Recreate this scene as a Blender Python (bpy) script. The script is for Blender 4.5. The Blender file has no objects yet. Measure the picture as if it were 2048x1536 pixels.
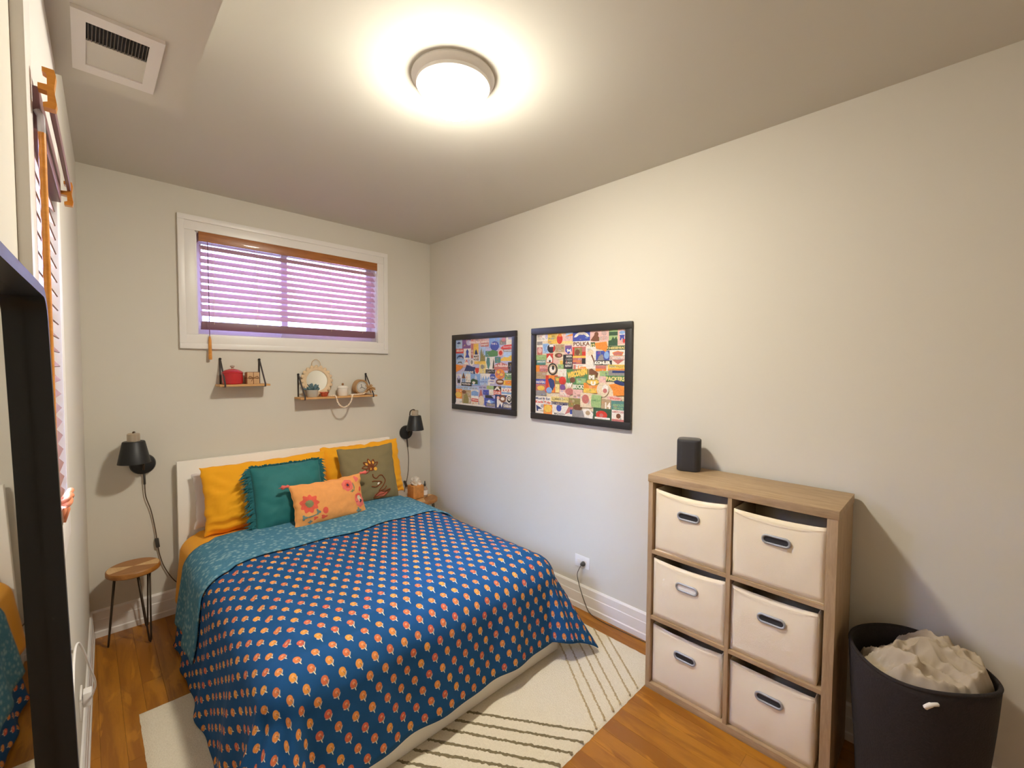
import bpy, bmesh, math, random
import numpy as np
from mathutils import Vector, Matrix, noise
random.seed(7)
PI = math.pi
sc = bpy.context.scene
C = sc.collection

# ------------------------------------------------------------------ camera
cam = bpy.data.cameras.new('camera'); cam.sensor_width = 36.0; cam.lens = 36.0 * 873.5 / 2048
cam.clip_start = 0.02
co = bpy.data.objects.new('camera', cam); C.objects.link(co)
Rv = Vector((0.71489785, -0.69920386, 0.00591888)); Uv = Vector((0.02394644, 0.03294208, 0.99917035)); Fv = Vector((0.69881874, 0.714163, -0.04029367))
mm = Matrix((Rv, Uv, -Fv)).transposed().to_4x4(); mm.translation = Vector((-2.42044, -3.62540, 1.66518))
co.matrix_world = mm
sc.camera = co
# ------------------------------------------------------------------ sky, light, exposure
SKY = 90.0
SUN = 62.0
LAMP = 520.0
w = bpy.data.worlds.new('sky'); sc.world = w; w.use_nodes = True
bgn = w.node_tree.nodes['Background']; bgn.inputs[0].default_value = (0.50, 0.62, 1.0, 1); bgn.inputs[1].default_value = SKY
_n = w.node_tree; _tc0 = _n.nodes.new('ShaderNodeTexCoord'); _sp = _n.nodes.new('ShaderNodeSeparateXYZ'); _rp = _n.nodes.new('ShaderNodeValToRGB')
_n.links.new(_tc0.outputs['Generated'], _sp.inputs[0]); _n.links.new(_sp.outputs[2], _rp.inputs[0]); _n.links.new(_rp.outputs[0], bgn.inputs[0])
_rp.color_ramp.elements[0].position = 0.0; _rp.color_ramp.elements[0].color = (.05, .05, .055, 1)      # below the horizon: ground
_rp.color_ramp.elements[1].position = .04; _rp.color_ramp.elements[1].color = (.46, .58, 1.0, 1)
_sun = bpy.data.lights.new('sun', 'SUN'); _sun.energy = SUN; _sun.angle = math.radians(40); _sun.color = (.52, .69, 1.0)
so = bpy.data.objects.new('sun', _sun); C.objects.link(so)
so.rotation_euler = Vector((2.49, .85, -.88)).to_track_quat('-Z', 'Y').to_euler()
sc.view_settings.view_transform = 'Standard'; sc.view_settings.look = 'None'
sc.view_settings.exposure = 0.0; sc.view_settings.gamma = 1.0; sc.view_settings.use_curve_mapping = False
sc.cycles.use_denoising = True
sc.cycles.max_bounces = 10; sc.cycles.diffuse_bounces = 7; sc.cycles.sample_clamp_indirect = 8

H = 2.838; TANL = 0.02619; LX = -2.432
def lwx(y, off=0.0): return LX + TANL * y + off

# ------------------------------------------------------------------ mesh helpers
class B:
    def __init__(s): s.v = []; s.f = []
    def add(s, vs, fs):
        n = len(s.v); s.v += [tuple(p) for p in vs]; s.f += [tuple(i + n for i in f) for f in fs]; return s
    def box(s, x0, x1, y0, y1, z0, z1, bev=0.0):
        if x0 > x1: x0, x1 = x1, x0
        if y0 > y1: y0, y1 = y1, y0
        if z0 > z1: z0, z1 = z1, z0
        if bev <= 0:
            vs = [(x, y, z) for z in (z0, z1) for y in (y0, y1) for x in (x0, x1)]
            return s.add(vs, [(0, 2, 3, 1), (4, 5, 7, 6), (0, 1, 5, 4), (2, 6, 7, 3), (0, 4, 6, 2), (1, 3, 7, 5)])
        bm = bmesh.new(); bmesh.ops.create_cube(bm, size=1)
        for q in bm.verts: q.co = Vector(((x0 + x1) / 2 + q.co.x * (x1 - x0), (y0 + y1) / 2 + q.co.y * (y1 - y0), (z0 + z1) / 2 + q.co.z * (z1 - z0)))
        bmesh.ops.bevel(bm, geom=bm.edges[:], offset=bev, segments=2, profile=.6, affect='EDGES')
        s.frombm(bm); return s
    def frombm(s, bm):
        bm.verts.ensure_lookup_table(); bm.verts.index_update()
        s.add([tuple(v.co) for v in bm.verts], [tuple(v.index for v in f.verts) for f in bm.faces]); bm.free()
    def lathe(s, prof, n=32, c=(0, 0, 0), M=None, cap=False):
        vs = []; fs = []; m = len(prof)
        for i in range(n):
            a = 2 * PI * i / n
            for r, z in prof:
                p = Vector((r * math.cos(a), r * math.sin(a), z))
                if M is not None: p = M @ p
                vs.append((p.x + c[0], p.y + c[1], p.z + c[2]))
        for i in range(n):
            j = (i + 1) % n
            for k in range(m - 1): fs.append((i * m + k, j * m + k, j * m + k + 1, i * m + k + 1))
        if cap:
            fs.append(tuple(i * m for i in range(n))[::-1]); fs.append(tuple(i * m + m - 1 for i in range(n)))
        return s.add(vs, fs)
    def tube(s, pts, r, n=8, closed=False):
        pts = [Vector(p) for p in pts]; m = len(pts); vs = []; fs = []; nrm = None
        for i, p in enumerate(pts):
            if closed: t = pts[(i + 1) % m] - pts[i - 1]
            else: t = pts[min(i + 1, m - 1)] - pts[max(i - 1, 0)]
            t = t.normalized() if t.length > 1e-9 else Vector((0, 0, 1))
            if nrm is None:
                nrm = t.orthogonal().normalized()
            nrm = (nrm - t * nrm.dot(t)); nrm = nrm.normalized() if nrm.length > 1e-6 else t.orthogonal().normalized()
            b = t.cross(nrm); rr = r[i] if isinstance(r, (list, tuple)) else r
            for k in range(n):
                a = 2 * PI * k / n; vs.append(p + nrm * (rr * math.cos(a)) + b * (rr * math.sin(a)))
        for i in range(m if closed else m - 1):
            j = (i + 1) % m
            for k in range(n): fs.append((i * n + k, i * n + (k + 1) % n, j * n + (k + 1) % n, j * n + k))
        if not closed:
            fs.append(tuple(range(n))[::-1]); fs.append(tuple((m - 1) * n + k for k in range(n)))
        return s.add(vs, fs)
    def sphere(s, c, r, nu=12, nv=8, sc3=(1, 1, 1)):
        prof = [(r * math.sin(PI * k / nv), -r * math.cos(PI * k / nv)) for k in range(nv + 1)]
        prof[0] = (1e-5, -r); prof[-1] = (1e-5, r)
        return s.lathe(prof, nu, c, Matrix.Diagonal(Vector(sc3)))
    def prism(s, outline, x0, x1, axis='x'):
        n = len(outline); vs = []
        for t in (x0, x1):
            for a, b in outline:
                vs.append({'x': (t, a, b), 'y': (a, t, b), 'z': (a, b, t)}[axis])
        fs = [tuple(range(n))[::-1], tuple(range(n, 2 * n))] + [(i, (i + 1) % n, n + (i + 1) % n, n + i) for i in range(n)]
        return s.add(vs, fs)
    def xf(s, fn): s.v = [tuple(fn(*p)) for p in s.v]; return s

def smooth_path(pts, n=8):
    out = []; P = [Vector(p) for p in pts]
    for i in range(len(P) - 1):
        p0 = P[max(i - 1, 0)]; p1 = P[i]; p2 = P[i + 1]; p3 = P[min(i + 2, len(P) - 1)]
        for k in range(n):
            t = k / n
            out.append(0.5 * ((2 * p1) + (-p0 + p2) * t + (2 * p0 - 5 * p1 + 4 * p2 - p3) * t * t + (-p0 + 3 * p1 - 3 * p2 + p3) * t ** 3))
    out.append(P[-1]); return out

def obj(name, b, m, parent=None, smooth=False, world=True, kind=None, fixn=True):
    me = bpy.data.meshes.new(name); vs = b.v
    off = Vector((0, 0, 0))
    if parent is not None and world:
        r = parent
        while r is not None: off += r.location; r = r.parent
        vs = [(x - off.x, y - off.y, z - off.z) for x, y, z in vs]
    me.from_pydata(vs, [], b.f); me.update()
    if fixn:
        bm = bmesh.new(); bm.from_mesh(me); bmesh.ops.recalc_face_normals(bm, faces=bm.faces[:]); bm.to_mesh(me); bm.free()
    if smooth:
        for p in me.polygons: p.use_smooth = True
        if smooth != 'all': me.set_sharp_from_angle(angle=math.radians(40))
    if m is not None: me.materials.append(m)
    o = bpy.data.objects.new(name, me); C.objects.link(o)
    if parent is not None: o.parent = parent
    if kind: o['kind'] = kind
    return o
def thing(name, label, cat, loc=(0, 0, 0), group=None, rot=(0, 0, 0)):
    o = bpy.data.objects.new(name, None); C.objects.link(o); o.empty_display_size = .05
    o.location = loc; o.rotation_euler = rot; o['label'] = label; o['category'] = cat
    if group: o['group'] = group
    return o
def tag(o, label, cat, group=None):
    o['label'] = label; o['category'] = cat
    if group: o['group'] = group
    return o
def struct(name, b=None, m=None, loc=(0, 0, 0)):
    if b is None:
        o = bpy.data.objects.new(name, None); C.objects.link(o); o.location = loc
    else: o = obj(name, b, m)
    o['kind'] = 'structure'; return o
def dup(root, loc, label, group=None, rot=None):
    def cp(o, par):
        c = o.copy(); C.objects.link(c)
        if par is not None: c.parent = par
        for ch in o.children: cp(ch, c)
        return c
    r = cp(root, None); r.location = loc; r['label'] = label
    if rot: r.rotation_euler = rot
    if group: r['group'] = group
    return r

# ------------------------------------------------------------------ materials
def newmat(name):
    m = bpy.data.materials.new(name); m.use_nodes = True; nt = m.node_tree
    return m, nt, nt.nodes['Principled BSDF']
def nd(nt, t, **kw):
    n = nt.nodes.new(t)
    for k, v in kw.items():
        if k.startswith('i_'): n.inputs[int(k[2:])].default_value = v
        else: setattr(n, k, v)
    return n
def mth(nt, op, a, b=0.0, c=0.0):
    n = nt.nodes.new('ShaderNodeMath'); n.operation = op
    for i, x in enumerate((a, b, c)):
        if isinstance(x, (int, float)): n.inputs[i].default_value = x
        else: nt.links.new(x, n.inputs[i])
    return n.outputs[0]
def mixc(nt, f, a, b, blend='MIX'):
    n = nt.nodes.new('ShaderNodeMix'); n.data_type = 'RGBA'; n.blend_type = blend
    for i, x in ((0, f), (6, a), (7, b)):
        if isinstance(x, (int, float)): n.inputs[i].default_value = x
        elif isinstance(x, tuple): n.inputs[i].default_value = (*x[:3], 1)
        else: nt.links.new(x, n.inputs[i])
    return n.outputs[2]
def coords(nt, which='Object', scale=(1, 1, 1), rot=(0, 0, 0)):
    t = nt.nodes.new('ShaderNodeTexCoord'); mp = nt.nodes.new('ShaderNodeMapping')
    mp.inputs['Scale'].default_value = scale; mp.inputs['Rotation'].default_value = rot
    nt.links.new(t.outputs[which], mp.inputs[0]); return mp.outputs[0]
def noisef(nt, vec, scale, detail=3, rough=.5, dist=0.0):
    n = nt.nodes.new('ShaderNodeTexNoise'); n.inputs['Scale'].default_value = scale; n.inputs['Detail'].default_value = detail
    n.inputs['Roughness'].default_value = rough; n.inputs['Distortion'].default_value = dist
    nt.links.new(vec, n.inputs['Vector']); return n.outputs[0]
def bump(nt, p, h, strength=.3, dist=.002):
    n = nt.nodes.new('ShaderNodeBump'); n.inputs['Strength'].default_value = strength; n.inputs['Distance'].default_value = dist
    nt.links.new(h, n.inputs['Height']); nt.links.new(n.outputs[0], p.inputs['Normal'])
def plain(name, col, rough=.5, metal=0.0, var=0.0, vscale=8, bs=0.0, bscale=60, sheen=0.0, coat=0.0):
    m, nt, p = newmat(name)
    p.inputs['Base Color'].default_value = (*col, 1); p.inputs['Roughness'].default_value = rough; p.inputs['Metallic'].default_value = metal
    if sheen: p.inputs['Sheen Weight'].default_value = sheen
    if coat: p.inputs['Coat Weight'].default_value = coat
    v = None
    if var:
        v = coords(nt); f = noisef(nt, v, vscale, 4, .6)
        c2 = tuple(max(0, x * (1 - var)) for x in col); c1 = tuple(min(1, x * (1 + var)) for x in col)
        nt.links.new(mixc(nt, f, c2, c1), p.inputs['Base Color'])
    if bs:
        v = v or coords(nt); bump(nt, p, noisef(nt, v, bscale, 3), bs)
    return m
def woodm(name, c1, c2, scale=(1, 12, 12), rough=.5, s=3.0, bs=.1, coat=0.0):
    m, nt, p = newmat(name); v = coords(nt, 'Object', scale)
    f = noisef(nt, v, s, 6, .65, .6); f2 = noisef(nt, v, s * 6, 3, .6)
    ff = mth(nt, 'ADD', mth(nt, 'MULTIPLY', f, .75), mth(nt, 'MULTIPLY', f2, .25))
    r = nd(nt, 'ShaderNodeValToRGB'); r.color_ramp.elements[0].position = .36; r.color_ramp.elements[1].position = .64
    r.color_ramp.elements[0].color = (*c1, 1); r.color_ramp.elements[1].color = (*c2, 1)
    nt.links.new(ff, r.inputs[0]); nt.links.new(r.outputs[0], p.inputs['Base Color']); p.inputs['Roughness'].default_value = rough
    if coat: p.inputs['Coat Weight'].default_value = coat
    bump(nt, p, ff, bs, .001); return m

M = {}
M['wall'] = plain('wall_paint', (.66, .625, .55), .85, var=.015, vscale=1.5, bs=.06, bscale=180)
M['ceil'] = plain('ceiling_paint', (.64, .615, .55), .9, bs=.05, bscale=150)
M['white'] = plain('white_trim_paint', (.80, .77, .74), .35, var=.01)
M['vinyl'] = plain('white_vinyl', (.85, .85, .88), .4)
M['bedwhite'] = plain('white_bed_foil', (.92, .89, .83), .4, var=.02, vscale=3)
M['black'] = plain('black_painted_wood', (.022, .02, .02), .38)
M['blackmetal'] = plain('matte_black_metal', (.02, .02, .021), .45, .3)
M['nickel'] = plain('brushed_nickel', (.62, .55, .45), .28, 1.0)
M['steel'] = plain('grey_metal_ring', (.36, .37, .40), .5, .4)
M['darkhole'] = plain('dark_opening', (.03, .028, .03), .9)
M['canvas'] = plain('cream_canvas', (.84, .73, .54), .9, var=.03, vscale=6, bs=.25, bscale=260)
M['canvaswhite'] = plain('white_lining', (.82, .78, .7), .9)
M['cable'] = plain('dark_cable', (.05, .045, .04), .6)
M['cablebr'] = plain('brown_cable', (.09, .055, .03), .6)
M['whitecable'] = plain('white_cable', (.85, .83, .82), .4)
M['stoolwood'] = woodm('round_stool_wood', (.27, .10, .016), (.42, .18, .04), (3, 14, 14), .4, 2.2, coat=.2)
M['stoolwood2'] = woodm('pale_stool_wood', (.58, .36, .15), (.72, .48, .24), (14, 3, 14), .4, 2.2)
M['rust'] = plain('dark_steel_rod', (.06, .04, .025), .5, .6)
M['shelfwood'] = woodm('pine_shelf', (.50, .25, .08), (.66, .38, .15), (2, 20, 20), .55, 3)
M['strap'] = plain('black_strap', (.045, .035, .035), .6)
M['fibre'] = plain('brown_fibreboard', (.07, .055, .04), .8)
M['cab'] = woodm('greyed_oak_laminate', (.32, .21, .11), (.46, .32, .18), (9, 1.0, 9), .5, 5.0, .05)
M['cabv'] = woodm('greyed_oak_laminate_upright', (.32, .21, .11), (.46, .32, .18), (9, 9, 1.0), .5, 5.0, .05)
M['blindw'] = woodm('orange_wood_valance', (.28, .085, .015), (.42, .15, .03), (1.5, 14, 14), .35, 3, coat=.3)
M['hookw'] = woodm('honey_wood', (.55, .20, .02), (.72, .30, .04), (4, 14, 14), .35, 3, coat=.2)
M['plum'] = plain('plum_painted_bar', (.20, .10, .11), .35)
m, nt, p = newmat('glare_tinted_slat'); M['slat'] = m
p.inputs['Base Color'].default_value = (.60, .38, .46, 1); p.inputs['Roughness'].default_value = .35  # window glare put into the base colour, paler and pinker than the wood
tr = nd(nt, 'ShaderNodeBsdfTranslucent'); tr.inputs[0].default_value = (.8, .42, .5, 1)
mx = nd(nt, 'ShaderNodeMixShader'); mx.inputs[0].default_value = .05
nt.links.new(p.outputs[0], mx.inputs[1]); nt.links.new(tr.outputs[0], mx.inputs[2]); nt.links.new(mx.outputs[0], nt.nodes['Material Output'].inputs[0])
M['slatbr'] = plain('brown_blind_slat', (.22, .09, .045), .4, var=.1)
M['mauve'] = plain('blind_bottom_rail_wood', (.20, .09, .13), .4)
m, nt, p = newmat('window_glass'); M['glass'] = m
gt = nd(nt, 'ShaderNodeBsdfTransparent'); gt.inputs[0].default_value = (.95, .97, 1, 1); gg = nd(nt, 'ShaderNodeBsdfGlossy'); gg.inputs['Roughness'].default_value = .01
gf = nd(nt, 'ShaderNodeFresnel'); gf.inputs[0].default_value = 1.45; gm = nd(nt, 'ShaderNodeMixShader')
nt.links.new(gf.outputs[0], gm.inputs[0]); nt.links.new(gt.outputs[0], gm.inputs[1]); nt.links.new(gg.outputs[0], gm.inputs[2]); nt.links.new(gm.outputs[0], nt.nodes['Material Output'].inputs[0])
m, nt, p = newmat('mirror_glass'); M['mirror'] = m
p.inputs['Base Color'].default_value = (.86, .87, .85, 1); p.inputs['Roughness'].default_value = .015; p.inputs['Metallic'].default_value = 1
m, nt, p = newmat('clear_plastic'); M['clear'] = m
p.inputs['Base Color'].default_value = (.9, .92, .98, 1); p.inputs['Roughness'].default_value = .08; p.inputs['Transmission Weight'].default_value = .6
m, nt, p = newmat('lit_glass_dome'); M['dome'] = m
p.inputs['Base Color'].default_value = (.9, .88, .82, 1); p.inputs['Emission Color'].default_value = (1, .945, .80, 1); p.inputs['Emission Strength'].default_value = LAMP
ge = nd(nt, 'ShaderNodeNewGeometry'); sz_ = nd(nt, 'ShaderNodeSeparateXYZ'); nt.links.new(ge.outputs['Normal'], sz_.inputs[0])
dn = mth(nt, 'MAXIMUM', mth(nt, 'MULTIPLY', sz_.outputs[2], -1.), 0.)     # glow weighted downward so the dome sides light the ceiling less
nt.links.new(mth(nt, 'MULTIPLY', mth(nt, 'ADD', mth(nt, 'MULTIPLY', mth(nt, 'POWER', dn, 2.2), .94), .06), LAMP), p.inputs['Emission Strength'])
M['rim'] = plain('lamp_rim_metal', (.88, .86, .84), .35)
M['mustard'] = plain('mustard_cotton', (.90, .40, .004), .85, var=.06, vscale=5, bs=.3, bscale=30, sheen=.1)
M['lavender'] = plain('white_pillowcase', (.70, .64, .64), .9, bs=.2, bscale=25)
M['teal'] = plain('teal_velvet', (.008, .15, .150), .7, var=.25, vscale=7, bs=.2, bscale=20, sheen=.15)
M['tealfr'] = plain('teal_fringe', (.012, .12, .135), .9, var=.3, vscale=60)
M['olive'] = plain('olive_cotton', (.22, .175, .085), .9, var=.12, vscale=10, bs=.3, bscale=120)
M['brownth'] = plain('brown_embroidery', (.19, .045, .008), .8)
M['yellowth'] = plain('yellow_embroidery', (.80, .40, .05), .8)
M['pinkth'] = plain('pink_embroidery', (.70, .16, .10), .8)
M['whiteth'] = plain('white_embroidery', (.9, .85, .75), .8)
M['orange'] = plain('orange_linen', (.80, .34, .10), .9, var=.12, vscale=30, bs=.35, bscale=220)
M['coral'] = plain('coral_print', (.72, .10, .06), .9, var=.2, vscale=30)
M['rose'] = plain('rose_print', (.78, .16, .13), .9, var=.15, vscale=40)
M['sage'] = plain('sage_print', (.24, .24, .11), .9, var=.2, vscale=40)
M['slate'] = plain('slate_blue_print', (.16, .23, .22), .9, var=.1)
M['darkpr'] = plain('dark_print', (.05, .02, .05), .9)
M['creampr'] = plain('cream_print', (.68, .56, .36), .9)
M['tassel'] = plain('coral_tassel', (.80, .15, .12), .9, bs=.3, bscale=100)
M['red'] = plain('red_enamel', (.50, .012, .018), .22, coat=.5)
M['kraft'] = plain('kraft_card', (.58, .36, .19), .8, var=.08, vscale=40)
M['twine'] = plain('brown_twine', (.25, .11, .04), .9)
M['beadw'] = plain('pale_wood_beads', (.86, .72, .56), .6, var=.1, vscale=60)
M['bone'] = plain('scalloped_whitewash_wood', (.70, .52, .33), .75, var=.15, vscale=30, bs=.4, bscale=60)
M['stone'] = plain('grey_stone_pot', (.46, .42, .36), .8, var=.08, vscale=30)
M['succ'] = plain('blue_green_succulent', (.10, .17, .19), .7, var=.3, vscale=50)
M['copper'] = plain('copper_mosaic', (.55, .12, .06), .3, .5, var=.4, vscale=70)
M['ceram'] = plain('white_ceramic', (.80, .74, .66), .3)
M['clockw'] = woodm('clock_wood', (.36, .20, .09), (.48, .29, .14), (12, 12, 3), .5, 3)
M['clockf'] = plain('clock_face', (.62, .60, .56), .5)
M['jute'] = plain('jute_fibre', (.50, .29, .12), .95, var=.2, vscale=60, bs=.4, bscale=120)
M['tissuebox'] = plain('orange_patterned_card', (.62, .27, .07), .7, var=.5, vscale=30)
M['amber'] = plain('amber_bottle', (.38, .27, .19), .25)
M['paper'] = plain('white_paper', (.80, .74, .66), .8)
M['hamper'] = plain('dark_woven_hamper', (.018, .012, .010), .95, var=.4, vscale=90, bs=.8, bscale=160)
M['laundry'] = plain('rumpled_beige_linen', (.42, .34, .24), .95, var=.1, vscale=8, bs=.3, bscale=90)
M['speaker'] = plain('charcoal_speaker_mesh', (.028, .026, .028), .6, bs=.5, bscale=700)
M['speakert'] = plain('charcoal_speaker_top', (.03, .028, .03), .35)
M['peach'] = plain('peach_fabric', (.75, .28, .14), .85, var=.15, vscale=30)
M['dirt'] = plain('subfloor', (.06, .03, .015), .9)
# oak floor boards: colour varies by board, grain runs along the boards (world y)
m, nt, p = newmat('honey_oak_floor'); M['oak'] = m
g = nd(nt, 'ShaderNodeNewGeometry'); oi = nd(nt, 'ShaderNodeObjectInfo')
mp = nd(nt, 'ShaderNodeMapping'); nt.links.new(g.outputs['Position'], mp.inputs[0]); mp.inputs['Scale'].default_value = (1, .16, 1)
cx = nd(nt, 'ShaderNodeCombineXYZ'); nt.links.new(mth(nt, 'MULTIPLY', oi.outputs['Random'], 37.), cx.inputs[0]); nt.links.new(mth(nt, 'MULTIPLY', oi.outputs['Random'], 91.), cx.inputs[1])
nt.links.new(cx.outputs[0], mp.inputs['Location'])
big = noisef(nt, mp.outputs[0], 7, 5, .62, 1.2)
mp2 = nd(nt, 'ShaderNodeMapping'); nt.links.new(g.outputs['Position'], mp2.inputs[0]); mp2.inputs['Scale'].default_value = (60, 3, 1)
fn_ = noisef(nt, mp2.outputs[0], 2.5, 5, .7)
r1 = nd(nt, 'ShaderNodeValToRGB'); r1.color_ramp.elements[0].position = .42; r1.color_ramp.elements[1].position = .56
r1.color_ramp.elements[0].color = (.28, .098, .003, 1); r1.color_ramp.elements[1].color = (.44, .175, .008, 1); nt.links.new(big, r1.inputs[0])
mp3 = nd(nt, 'ShaderNodeMapping'); nt.links.new(g.outputs['Position'], mp3.inputs[0]); mp3.inputs['Scale'].default_value = (1, .22, 1); mp3.inputs['Rotation'].default_value = (0, 0, .03)
fl_ = noisef(nt, mp3.outputs[0], 15, 3, .55, .8); fr_ = nd(nt, 'ShaderNodeMapRange'); nt.links.new(fl_, fr_.inputs[0]); fr_.inputs[1].default_value = .60; fr_.inputs[2].default_value = .66
fine0 = mixc(nt, mth(nt, 'MULTIPLY', fn_, .4), r1.outputs[0], (.24, .08, .006))
fine = mixc(nt, mth(nt, 'MULTIPLY', fr_.outputs[0], .5), fine0, (.62, .26, .018))
tint = mixc(nt, mth(nt, 'MULTIPLY', oi.outputs['Random'], .22), fine, (.30, .10, .006))
nt.links.new(tint, p.inputs['Base Color']); p.inputs['Roughness'].default_value = .38; p.inputs['Coat Weight'].default_value = .15
bump(nt, p, fn_, .08, .001)
# rug
m, nt, p = newmat('cream_wool_rug'); M['rug'] = m
v = coords(nt); f = noisef(nt, v, 160, 3); f2 = noisef(nt, v, 5, 3)
nt.links.new(mixc(nt, f, (.62, .54, .40), (.80, .73, .59)), p.inputs['Base Color']); p.inputs['Roughness'].default_value = 1; bump(nt, p, f, .8, .006)
M['rugline2'] = plain('tan_wool', (.42, .32, .18), 1, var=.3, vscale=120, bs=.8, bscale=160)
M['rugline'] = plain('olive_brown_wool', (.20, .16, .09), 1, var=.3, vscale=120, bs=.8, bscale=160)
# blue block-print: staggered flowers drawn from the cloth's own UV (metres)
def block_print():
    m, nt, p = newmat('blue_block_print_cotton')
    uv = nd(nt, 'ShaderNodeUVMap'); uv.uv_map = 'cloth'; sp = nd(nt, 'ShaderNodeSeparateXYZ'); nt.links.new(uv.outputs[0], sp.inputs[0])
    PX, PY = .066, .058
    v = mth(nt, 'DIVIDE', sp.outputs[1], PY); row = mth(nt, 'FLOOR', v); fv = mth(nt, 'SUBTRACT', v, row)
    par = mth(nt, 'MODULO', mth(nt, 'ADD', row, 400.), 2.); u = mth(nt, 'ADD', mth(nt, 'DIVIDE', sp.outputs[0], PX), mth(nt, 'MULTIPLY', par, .5))
    col = mth(nt, 'FLOOR', u); fu = mth(nt, 'SUBTRACT', u, col)
    x = mth(nt, 'MULTIPLY', mth(nt, 'SUBTRACT', fu, .5), PX * 100); y = mth(nt, 'MULTIPLY', mth(nt, 'SUBTRACT', fv, .5), PY * 100)   # cm; y grows to the head of the bed
    def ell(cx_, cy_, rx, ry, ang=0, soft=.25):
        dx = mth(nt, 'SUBTRACT', x, cx_); dy = mth(nt, 'SUBTRACT', y, cy_); ca, sa = math.cos(ang), math.sin(ang)
        a = mth(nt, 'DIVIDE', mth(nt, 'ADD', mth(nt, 'MULTIPLY', dx, ca), mth(nt, 'MULTIPLY', dy, sa)), rx)
        b = mth(nt, 'DIVIDE', mth(nt, 'SUBTRACT', mth(nt, 'MULTIPLY', dy, ca), mth(nt, 'MULTIPLY', dx, sa)), ry)
        d = mth(nt, 'ADD', mth(nt, 'MULTIPLY', a, a), mth(nt, 'MULTIPLY', b, b))
        n = nd(nt, 'ShaderNodeMapRange'); n.interpolation_type = 'SMOOTHSTEP'; nt.links.new(d, n.inputs[0]); n.inputs[1].default_value = 1 - soft; n.inputs[2].default_value = 1 + soft; n.inputs[3].default_value = 1; n.inputs[4].default_value = 0
        return n.outputs[0]
    cv = nd(nt, 'ShaderNodeCombineXYZ'); nt.links.new(col, cv.inputs[0]); nt.links.new(row, cv.inputs[1])
    wn = nd(nt, 'ShaderNodeTexWhiteNoise'); wn.noise_dimensions = '2D'; nt.links.new(cv.outputs[0], wn.inputs[0])
    bloomc = mixc(nt, wn.outputs[0], (.55, .10, .06), (.72, .30, .05))
    oc = coords(nt, 'Object'); f = noisef(nt, oc, 14, 3)
    base = mixc(nt, f, (.008, .060, .165), (.012, .088, .245))
    c = mixc(nt, ell(.45, -1.35, .20, 1.0, .35), base, (.66, .62, .42))
    c = mixc(nt, ell(1.05, -.6, .17, .85, -.45), c, (.62, .50, .36))
    c = mixc(nt, ell(-.6, -.95, .62, .24, -.35), c, (.66, .50, .38))
    c = mixc(nt, ell(-.1, .55, 1.32, 1.55, 0, .16), c, bloomc)
    c = mixc(nt, mth(nt, 'MULTIPLY', ell(.0, .75, .5, .5), .55), c, (.80, .42, .22))
    c = mixc(nt, mth(nt, 'MULTIPLY', ell(.45, .0, .13, .7, .5), .8), c, (.12, .14, .10))
    nt.links.new(c, p.inputs['Base Color']); p.inputs['Roughness'].default_value = .9; p.inputs['Specular IOR Level'].default_value = .25
    bump(nt, p, noisef(nt, oc, 22, 3), .25, .006); return m
M['blue'] = block_print()
m, nt, p = newmat('teal_floral_reverse'); M['tealrev'] = m
uv = nd(nt, 'ShaderNodeUVMap'); uv.uv_map = 'cloth'
vo = nd(nt, 'ShaderNodeTexVoronoi'); vo.inputs['Scale'].default_value = 38; nt.links.new(uv.outputs[0], vo.inputs[0])
wv = nd(nt, 'ShaderNodeTexWave'); wv.inputs['Scale'].default_value = 14; wv.inputs['Distortion'].default_value = 14; wv.inputs['Detail Scale'].default_value = 5; nt.links.new(uv.outputs[0], wv.inputs[0])
r1 = nd(nt, 'ShaderNodeValToRGB'); r1.color_ramp.elements[0].position = .05; r1.color_ramp.elements[1].position = .5
r1.color_ramp.elements[0].color = (.30, .46, .50, 1); r1.color_ramp.elements[1].color = (.045, .180, .275, 1); nt.links.new(vo.outputs[0], r1.inputs[0])
cc = mixc(nt, mth(nt, 'MULTIPLY', wv.outputs[1], .35), r1.outputs[0], (.10, .28, .40))
nt.links.new(cc, p.inputs['Base Color']); p.inputs['Roughness'].default_value = .9; bump(nt, p, noisef(nt, coords(nt), 30, 3), .3, .006)
# printed collage: colours come from the print's own colour layer
m, nt, p = newmat('printed_collage'); M['print'] = m
at = nd(nt, 'ShaderNodeAttribute'); at.attribute_name = 'ink'
v = coords(nt); f = noisef(nt, v, 95, 4, .8); f2 = nd(nt, 'ShaderNodeMapRange'); nt.links.new(f, f2.inputs[0]); f2.inputs[3].default_value = .35; f2.inputs[4].default_value = 1.45
cm = nd(nt, 'ShaderNodeCombineXYZ')
for i in range(3): nt.links.new(f2.outputs[0], cm.inputs[i])
amt = mixc(nt, at.outputs['Alpha'], (1, 1, 1), cm.outputs[0])
nt.links.new(mixc(nt, 1.0, at.outputs['Color'], amt, 'MULTIPLY'), p.inputs['Base Color']); p.inputs['Roughness'].default_value = .5; p.inputs['Coat Weight'].default_value = .3

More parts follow.
